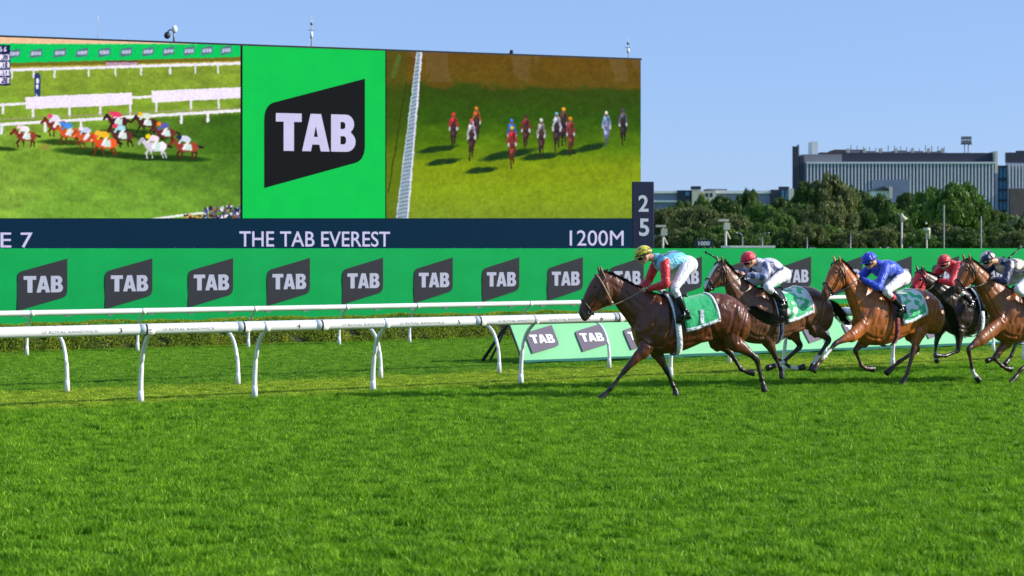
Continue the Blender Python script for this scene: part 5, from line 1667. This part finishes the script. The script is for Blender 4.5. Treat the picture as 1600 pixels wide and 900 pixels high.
    if rein_hand:
        for s_ in (1, -1):
            h = S.P(rein_hand[0], rein_hand[1], .06*s_); b_ = Vector(hp(921, 489, s_*.064))
            mid = b_.lerp(h, .5) + Vector((0, s_*.06, -.02))
            P_ = cr([tuple(b_), tuple(mid), tuple(h)], 6); q = MB(); q.tube([tuple(v) for v in P_], .008, 6); q.build('rein', M['tan_strap' if brow != 'leather' else 'leather'], root, True)
    if hood:
        q = MB(); st = head[:6].copy(); st[:, 4] += .012
        for r in st:
            T = r[0:2].copy(); B = r[2:4].copy(); mid = (T+B)/2; hv = (T-B)/2; hn = np.linalg.norm(hv); r[0:2] = mid + hv*(1+.012/hn); r[2:4] = mid - hv*(1+.012/hn)
        ring_loft(q, st, 18, 4, .82); ho = q.build('hood', M[hood], root, True)
        for s_ in (1, -1):
            q = MB(); q.ball(hp(927.5, 449, s_*.094), (.032, .02, .03), 10, 8); q.build('blinker_cup', M['leather'], ho, True)
    return root, dict(surf=surf, U=U, S=S, Tt=Tt)

def make_rider(S, J, label, cols, hinfo):
    """J: photo points of the near side; cols: materials"""
    root = empty('person', S.O, label, 'jockey', 'jockeys riding in the race', S.rot)
    surf, U = hinfo['surf'], hinfo['U']
    cap = S.P(*J['cap']); sh = S.P(*J['shoulder']); bk = S.P(*J['back']); hip = S.P(*J['hip'])
    neck = cap.lerp(sh, .55) + Vector((0, 0, -.02))
    el = S.P(*J['elbow'], .27); hd = S.P(*J['hand'], .07); kn = S.P(*J['knee'], .30); ft = S.P(*J['foot'], .335); hipj = Vector((hip.x + .02, .10, hip.z - .01))
    shj = Vector((sh.x - .01, .175, sh.z - .02))
    f = (cap - sh); 
    hc = Vector((cap.x - .005, 0, cap.z - .045)); fd = Vector((.86, 0, -.5)).normalized(); up = Vector((.5, 0, .86)).normalized()
    # --- skin body: head, neck, slim trunk and limbs, hands with five fingers
    mb = MB()
    ellip(mb, hc, (.092, .076, .105), -.5)
    ellip(mb, hc + fd*.030 - up*.050, (.055, .054, .060), -.5)
    ellip(mb, hc + fd*.062 - up*.088, (.026, .028, .022), -.5)
    ellip(mb, hc + fd*.098 - up*.032, (.016, .013, .026), -.2)
    for yy in (-.01, .01): ellip(mb, hc + fd*.083 - up*.062 + Vector((0, yy, 0)), (.012, .016, .009), -.5)
    for s_ in (1, -1): ellip(mb, hc + Vector((-.02, s_*.078, -.02)), (.018, .010, .028), -.3)
    trunk = [(*(hc - up*.03 - fd*.03), .06, .06), (*neck, .058, .06), (*(neck.lerp(sh, .7)), .07, .09), (*(sh + Vector((-.05, 0, -.06))), .085, .15), (*(bk + Vector((0, 0, -.10))), .085, .12), (*(hip + Vector((.03, 0, .01))), .09, .12), (*(hip + Vector((-.03, 0, -.02))), .05, .06)]
    limb(mb, trunk, 14, 3)
    for s_ in (1, -1):
        m_ = lambda v: Vector((v.x, v.y*s_, v.z))
        off = Vector((0, 0, 0)) if s_ > 0 else Vector(J.get('far', (.06, 0, .0)))
        E_, H_, K_, T_ = m_(el) + off, m_(hd) + off*.6, m_(kn) + off*.3, m_(ft) + off*.2
        limb(mb, [(*m_(shj), .045, .045), (*m_(shj).lerp(E_, .5), .040, .038), (*E_, .034, .034), (*E_.lerp(H_, .4), .034, .032), (*E_.lerp(H_, .9), .024, .028)], 10, 3)
        limb(mb, [(*m_(hipj), .07, .06), (*m_(hipj).lerp(K_, .5), .06, .055), (*K_, .045, .045), (*K_.lerp(T_, .4), .04, .04), (*T_, .03, .03)], 10, 3)
        # hand
        d = (H_ - E_).normalized(); lat = Vector((0, s_, 0)); dn = d.cross(lat).normalized()
        if dn.z > 0: dn = -dn
        ellip(mb, H_ + d*.035, (.046, .022, .034), math.atan2(d.z, d.x))
        for k in range(4):
            base = H_ + d*.068 + dn*(-.028 + .018*k) ; ln = (.030, .034, .031, .024)[k]
            p1 = base + d*ln*.7 - lat*.004; p2 = p1 - lat*.022 + dn*.006; p3 = p2 - d*.022
            limb(mb, [(*(base - d*.02), .009, .009), (*p1, .0085, .0085), (*p2, .008, .008), (*p3, .007, .007)], 6, 2)
        tb = H_ + d*.02 - dn*.028; limb(mb, [(*tb, .011, .011), (*(tb + d*.026 - dn*.012 - lat*.006), .010, .010), (*(tb + d*.05 - lat*.016 - dn*.002), .008, .008)], 6, 2)
    remesh_obj(mb, 'body', .0065, M['skin'], root, 2, .4)
    for s_ in (1, -1):
        q = MB(); q.ball(hc + fd*.078 + up*(-.008) + Vector((0, s_*.030, 0)), (.010, .012, .009), 8, 6); q.build('eye', M['eye'], root, True)
    # --- silks
    mb = MB()
    b2 = bk + Vector((0, 0, -.115))
    limb(mb, [(*(neck + Vector((-.005, 0, -.02))), .062, .066), (*(neck.lerp(sh, .5)), .085, .105), (*(sh + Vector((-.03, 0, -.065))), .128, .198), (*(sh.lerp(bk, .5) + Vector((0, 0, -.10))), .138, .205),
              (*b2, .138, .19), (*(b2.lerp(hip, .55) + Vector((0, 0, .0))), .126, .170), (*(hip + Vector((.045, 0, .015))), .10, .15)], 18, 4)
    for s_ in (1, -1): ellip(mb, (shj.x, shj.y*s_, shj.z - .01), (.075, .06, .075))
    silks = remesh_obj(mb, 'silks', .010, cols['silks'], root, 3, .5)
    for s_ in (1, -1):
        off = Vector((0, 0, 0)) if s_ > 0 else Vector(J.get('far', (.06, 0, .0)))
        m_ = lambda v: Vector((v.x, v.y*s_, v.z))
        E_, H_ = m_(el) + off, m_(hd) + off*.6
        q = MB(); limb(q, [(*(m_(shj) + Vector((-.01, -.02*s_, .02))), .072, .068), (*m_(shj).lerp(E_, .3), .078, .074), (*m_(shj).lerp(E_, .7), .070, .066), (*E_, .066, .064), (*E_.lerp(H_, .3), .062, .058), (*E_.lerp(H_, .75), .046, .044), (*E_.lerp(H_, .90), .032, .032)], 14, 5)
        remesh_obj(q, 'sleeve', .009, cols['sleeve'], root, 3, .5)
        K_, T_ = m_(kn) + off*.3, m_(ft) + off*.2
        # boots
        toe = T_ + Vector((.13, .015*s_, -.035)); heel = T_ + Vector((-.045, 0, -.03))
        ka = K_.lerp(T_, .30)
        q = MB(); limb(q, [(*ka, .054, .054), (*K_.lerp(T_, .5), .056, .056), (*K_.lerp(T_, .82), .040, .042), (*(T_ + Vector((-.005, 0, .03))), .040, .040), (*(T_ + Vector((-.01, 0, -.01))), .042, .036)], 12, 3)
        limb(q, [(*heel, .034, .032), (*(T_ + Vector((.02, 0, -.025))), .040, .038), (*(T_.lerp(toe, .75)), .028, .042), (*toe, .016, .028)], 12, 3)
        q.box(heel.x - .02, toe.x - .12, heel.y - .022, heel.y + .022, heel.z - .045, heel.z)
        bo = remesh_obj(q, 'boot', .008, cols.get('boot', M['boot_leather']), root, 2, .4)
        if cols.get('cuff'):
            q = MB(); limb(q, [(*ka, .060, .060), (*ka.lerp(T_, .18), .062, .062)], 12, 2); q.build('boot_cuff', cols['cuff'], bo, True)
        # stirrup
        q = MB(); c_ = T_ + Vector((.05, 0, -.01)); q.tube([c_ + Vector((0, .055*math.cos(a), .065*math.sin(a))) for a in [i*math.pi/8 for i in range(17)]], .007, 6, caps=False)
        q.build('stirrup', M['metal'], root, True)
        sp_ = surf(U(1052), math.radians(50), .06); sp_.y *= s_
        q = MB(); q.tube([c_ + Vector((0, 0, .065)), c_.lerp(sp_, .5) + Vector((0, .04*s_, 0)), sp_], .008, 6); q.build('stirrup_leather', M['leather'], root, True)
    # --- breeches
    mb = MB()
    limb(mb, [(*(hip + Vector((.10, 0, .0))), .095, .145), (*(hip + Vector((.03, 0, .0))), .118, .160), (*(hip + Vector((-.04, 0, -.01))), .115, .155), (*(hip + Vector((-.095, 0, -.03))), .07, .11)], 16, 4)
    for s_ in (1, -1):
        off = Vector((0, 0, 0)) if s_ > 0 else Vector(J.get('far', (.06, 0, .0)))
        m_ = lambda v: Vector((v.x, v.y*s_, v.z)); K_, T_ = m_(kn) + off*.3, m_(ft) + off*.2
        ellip(mb, (hip.x - .03, .07*s_, hip.z - .03), (.11, .095, .12), .3)
        limb(mb, [(*m_(hipj), .118, .09), (*m_(hipj).lerp(K_, .4), .095, .082), (*m_(hipj).lerp(K_, .8), .072, .068), (*K_, .064, .064), (*K_.lerp(T_, .2), .056, .056), (*K_.lerp(T_, .38), .050, .050)], 14, 4)
    remesh_obj(mb, 'breeches', .010, M['breeches'], root, 3, .5)
    # --- cap with peak and goggles
    cc = Vector((cap.x - .004, 0, cap.z - .008)); rx, ry, rz = .135, .108, .118
    q = MB(); vs = []; fs = []; n_, m2 = 28, 10
    for i in range(m2 + 1):
        ph = math.pi * .56 * i / m2
        for k in range(n_):
            th = 2*math.pi*k/n_; x = rx*math.sin(ph)*math.cos(th); y = ry*math.sin(ph)*math.sin(th); z = rz*math.cos(ph) + .002*math.cos(th*8)*math.sin(ph)
            vs.append((x, y, z))
    for i in range(m2):
        for k in range(n_): fs.append((i*n_+k, (i+1)*n_+k, (i+1)*n_+(k+1)%n_, i*n_+(k+1)%n_))
    an = -.30; ca, sa = math.cos(an), math.sin(an)
    def tilt(v): x, y, z = v; return (cc.x + x*ca - z*sa, cc.y + y, cc.z + x*sa + z*ca)
    q.add([tilt(v) for v in vs], fs)
    o = q.build('cap', cols['cap'], root, True); sd = o.modifiers.new('t', 'SOLIDIFY'); sd.thickness = .008
    q = MB(); vs = []; 
    for j in range(2):
        for k in range(11):
            th = -math.pi*.36 + math.pi*.72*k/10; e = (0, .055*math.cos(th*1.3))[j]
            vs.append(tilt(((rx - .002)*.98*math.cos(th) + e, (ry)*math.sin(th), -.018 - .018*j)))
    q.add(vs, [(k, k+1, 12+k, 11+k) for k in range(10)]); pk = q.build('peak', cols['cap'], o, True); sd = pk.modifiers.new('t', 'SOLIDIFY'); sd.thickness = .007
    q = MB(); q.tube([tilt(((rx+.004)*math.cos(a), (ry+.004)*math.sin(a), -.012)) for a in [i*math.pi/14 for i in range(29)]], .010, 6, caps=False, flat=1)
    q.build('goggle_strap', M['leather'], o, True)
    q = MB()
    vs = []
    for j in range(3):
        for k in range(11):
            th = -1.05 + 2.1*k/10; r_ = .098 + .010*(j == 1); c_ = hc + fd*(r_*math.cos(th) - .004) + up*(.020 - .022*j) + Vector((0, .082*math.sin(th), 0)); vs.append(c_)
    q.add(vs, [(11*j+k, 11*j+k+1, 11*j+k+12, 11*j+k+11) for j in range(2) for k in range(10)]); g_o = q.build('goggles', M['eye'], root, True)
    sd = g_o.modifiers.new('t', 'SOLIDIFY'); sd.thickness = .006
    return root

def whip(S, a, b, wa, wb, label):
    A = S.P(*a, wa); B = S.P(*b, wb)
    r = empty('riding_whip', S.O, label, 'whip', None, S.rot)
    q = MB(); q.tube([A, A.lerp(B, .25)], [.016, .014], 8); q.build('handle', M['leather'], r, True)
    q = MB(); q.tube([A.lerp(B, .25), A.lerp(B, .75)], [.013, .011], 8); q.tube([A.lerp(B, .74), B], [.011, .022], 8); q.build('shaft', M['leather'], r, True)

BAY = (.115, .031, .011); BAYP = (.012, .009, .009)
BROWN = (.150, .058, .028); CHEST = (.37, .105, .020); DARK = (.035, .019, .014); CHEST2 = (.25, .075, .018)
# 1 - leading bay
h1, i1 = make_horse('a', S1, (1026, 459), (944, 427), (908, 495),
    [(.13, (1008, 545), (977, 578), (954, 607), (946, 615), (938, 624)),
     (-.13, (1024, 545), (1041, 578), (1052, 603), (1055, 609), (1057, 619)),
     (.13, (1146, 533), (1182, 560), (1190, 592), (1192, 599), (1195, 611)),
     (-.13, (1120, 533), (1141, 551), (1158, 577), (1167, 581), (1178, 583))],
    BAY, BAYP, 'leading dark bay racehorse at full stretch under the yellow-capped jockey',
    tail=[(1180, 486, 0), (1200, 498, .0), (1222, 500, -.05), (1240, 490, -.05)], number='1', brow='tan_strap', rein_hand=(1006, 453))
silk = silk_material
make_rider(S1, dict(cap=(1005, 395), shoulder=(1032, 405), back=(1054, 393.5), hip=(1074, 411), elbow=(1040, 444), hand=(1009, 453), knee=(1054, 451), foot=(1073, 491), far=(.10, 0, .03)),
    'jockey in yellow cap and turquoise silks with red sleeves on the leading horse',
    dict(silks=silk('silks_turquoise', rgb(120, 205, 228), rgb(30, 80, 120), 'checks', 5, .62), sleeve=silk('sleeve_red', rgb(214, 22, 28)),
         cap=silk('cap_yellow', rgb(222, 205, 40), rgb(110, 105, 30), 'checks', 26, .58)), i1)
# 2 - brown with blaze
S2 = Side(1235, 26.7, 29)
h2, i2 = make_horse('b', S2, (1183, 449), (1129, 411), (1102, 453),
    [(.13, (1200, 525), (1211, 557), (1219, 575), (1221, 580), (1222, 591)),
     (-.13, (1196, 528), (1214, 560), (1236, 574), (1245, 576), (1256, 573)),
     (.13, (1272, 512), (1296, 531), (1276, 560), (1271, 568), (1267, 579)),
     (-.13, (1236, 515), (1251, 541), (1224, 566), (1212, 571), (1199, 575))],
    BROWN, (.014, .010, .009), 'brown racehorse with a white face blaze under the red-capped jockey in pale silks',
    tail=[(1300, 476, 0), (1312, 490, .0), (1322, 502, 0), (1330, 505, 0)], blaze=(.2, .85, .034), socks=((1, .1, .7), (2, -.15, .8), (3, .2, .9)), number=None, clothm='cloth_swirl', strap='cloth_navy', brow='leather', rein_hand=(1163, 430))
make_rider(S2, dict(cap=(1169, 403), shoulder=(1187, 411), back=(1203, 405), hip=(1220, 427), elbow=(1196, 433), hand=(1164, 429), knee=(1198, 448), foot=(1226, 474), far=(.08, 0, .0)),
    'jockey in red cap and white silks with navy rings on the brown horse',
    dict(silks=silk('silks_white_navy', rgb(215, 212, 228), rgb(58, 62, 112), 'checks', 7, .58), sleeve=silk('sleeve_slate', rgb(205, 204, 222), rgb(84, 92, 130), 'hoops', 3.0, .5),
         cap=silk('cap_red', rgb(214, 20, 44), rgb(225, 120, 140), 'checks', 14, .68)), i2)
whip(S2, (1122, 405), (1102, 393.5), -.25, -.3, 'black whip raised beside the ears of the brown horse with the blaze')
# 3 - bright chestnut bay
S3 = Side(1380, 27.0, 30)
h3, i3 = make_horse('c', S3, (1364, 453), (1312, 410), (1287, 463),
    [(.13, (1335, 522), (1306, 536), (1283, 563), (1277, 569), (1271, 580)),
     (-.13, (1352, 530), (1336, 547), (1346, 571), (1353, 576), (1365, 577)),
     (.13, (1436, 518), (1426, 552), (1418, 582), (1414, 590), (1409, 603)),
     (-.13, (1422, 518), (1434, 546), (1404, 566), (1396, 573), (1385, 583))],
    CHEST, (.050, .022, .014), 'bright chestnut bay racehorse under the jockey in royal blue',
    tail=[(1480, 482, 0), (1488, 500, -.05), (1494, 520, -.05), (1498, 532, -.05)], socks=((0, -2.2, -.9),), number=None, clothm='cloth_swirl', strap='cloth_maroon', brow='leather', rein_hand=(1343, 434))
make_rider(S3, dict(cap=(1358, 404), shoulder=(1373, 414), back=(1388, 408), hip=(1407, 432), elbow=(1372, 449), hand=(1343, 434), knee=(1384, 455), foot=(1411, 482), far=(.08, 0, .0)),
    'jockey in royal blue cap and silks on the bright chestnut bay horse',
    dict(silks=silk('silks_blue', rgb(24, 74, 205)), sleeve=silk('sleeve_blue', rgb(24, 70, 200)), cap=silk('cap_blue', rgb(20, 56, 196), rgb(90, 130, 225), 'checks', 9, .66),
         cuff=silk('cuff_red', rgb(208, 30, 40))), i3)
# 4 - dark horse with red hood, behind
S4 = Side(1500, 30.0, 29)
M['hood_red'] = silk('hood_red', rgb(232, 36, 46))
h4, i4 = make_horse('d', S4, (1500, 447), (1440, 424), (1425, 462),
    [(.13, (1500, 515), (1497, 548), (1478, 556), (1470, 556), (1461, 555)),
     (-.13, (1468, 515), (1463, 535), (1461, 553), (1462, 558), (1465, 566)),
     (.13, (1575, 508), (1590, 530), (1580, 556), (1576, 562), (1570, 570)),
     (-.13, (1560, 508), (1578, 532), (1560, 556), (1552, 560), (1542, 564))],
    DARK, (.010, .008, .008), 'near-black racehorse in a red hood, farthest back from the camera',
    tail=[(1598, 470, 0), (1606, 485, 0), (1612, 500, 0), (1616, 510, 0)], hood='hood_red', socks=((1, .2, .9),), number=None, brow='leather', rein_hand=(1463, 440))
make_rider(S4, dict(cap=(1475, 407), shoulder=(1488, 413), back=(1502, 410), hip=(1520, 430), elbow=(1486, 442), hand=(1464, 438), knee=(1498, 452), foot=(1520, 475), far=(.08, 0, .0)),
    'jockey in plain red cap and red silks on the dark hooded horse',
    dict(silks=silk('silks_red', rgb(232, 30, 40)), sleeve=silk('sleeve_scarlet', rgb(232, 32, 42)), cap=silk('cap_scarlet', rgb(214, 30, 40))), i4)
# 5 - chestnut at the right edge
S5 = Side(1590, 27.4, 30)
h5, i5 = make_horse('e', S5, (1577, 451), (1514, 407), (1494, 456),
    [(.13, (1536, 528), (1513, 545), (1520, 580), (1523, 586), (1530, 595)),
     (-.13, (1575, 530), (1553, 560), (1566, 572), (1572, 576), (1580, 577)),
     (.13, (1650, 516), (1660, 552), (1640, 584), (1636, 590), (1630, 600)),
     (-.13, (1630, 516), (1628, 548), (1595, 578), (1588, 588), (1577, 601))],
    CHEST2, (.030, .016, .012), 'chestnut racehorse cut off by the right picture edge',
    tail=[(1700, 480, 0), (1712, 500, 0), (1720, 515, 0), (1726, 530, 0)], socks=((0, .1, .9),), blaze=(.25, .36, .02), number=None, clothm='cloth_swirl', brow='leather', rein_hand=(1548, 436))
make_rider(S5, dict(cap=(1543, 402), shoulder=(1566, 410), back=(1588, 406), hip=(1612, 426), elbow=(1570, 440), hand=(1546, 434), knee=(1590, 452), foot=(1618, 480), far=(.08, 0, .0)),
    'jockey in navy and cream checked cap and silks at the right edge',
    dict(silks=silk('silks_navy_cream', rgb(26, 34, 72), rgb(222, 205, 180), 'checks', 4.5, .56), sleeve=silk('sleeve_navy_cream', rgb(26, 34, 72), rgb(220, 204, 180), 'checks', 5, .60),
         cap=silk('cap_navy_cream', rgb(26, 34, 72), rgb(226, 210, 190), 'checks', 9, .44)), i5)
whip(S5, (1575, 404), (1596, 384.5), .1, .1, 'black whip pointing up behind the shoulder of the navy and cream jockey')
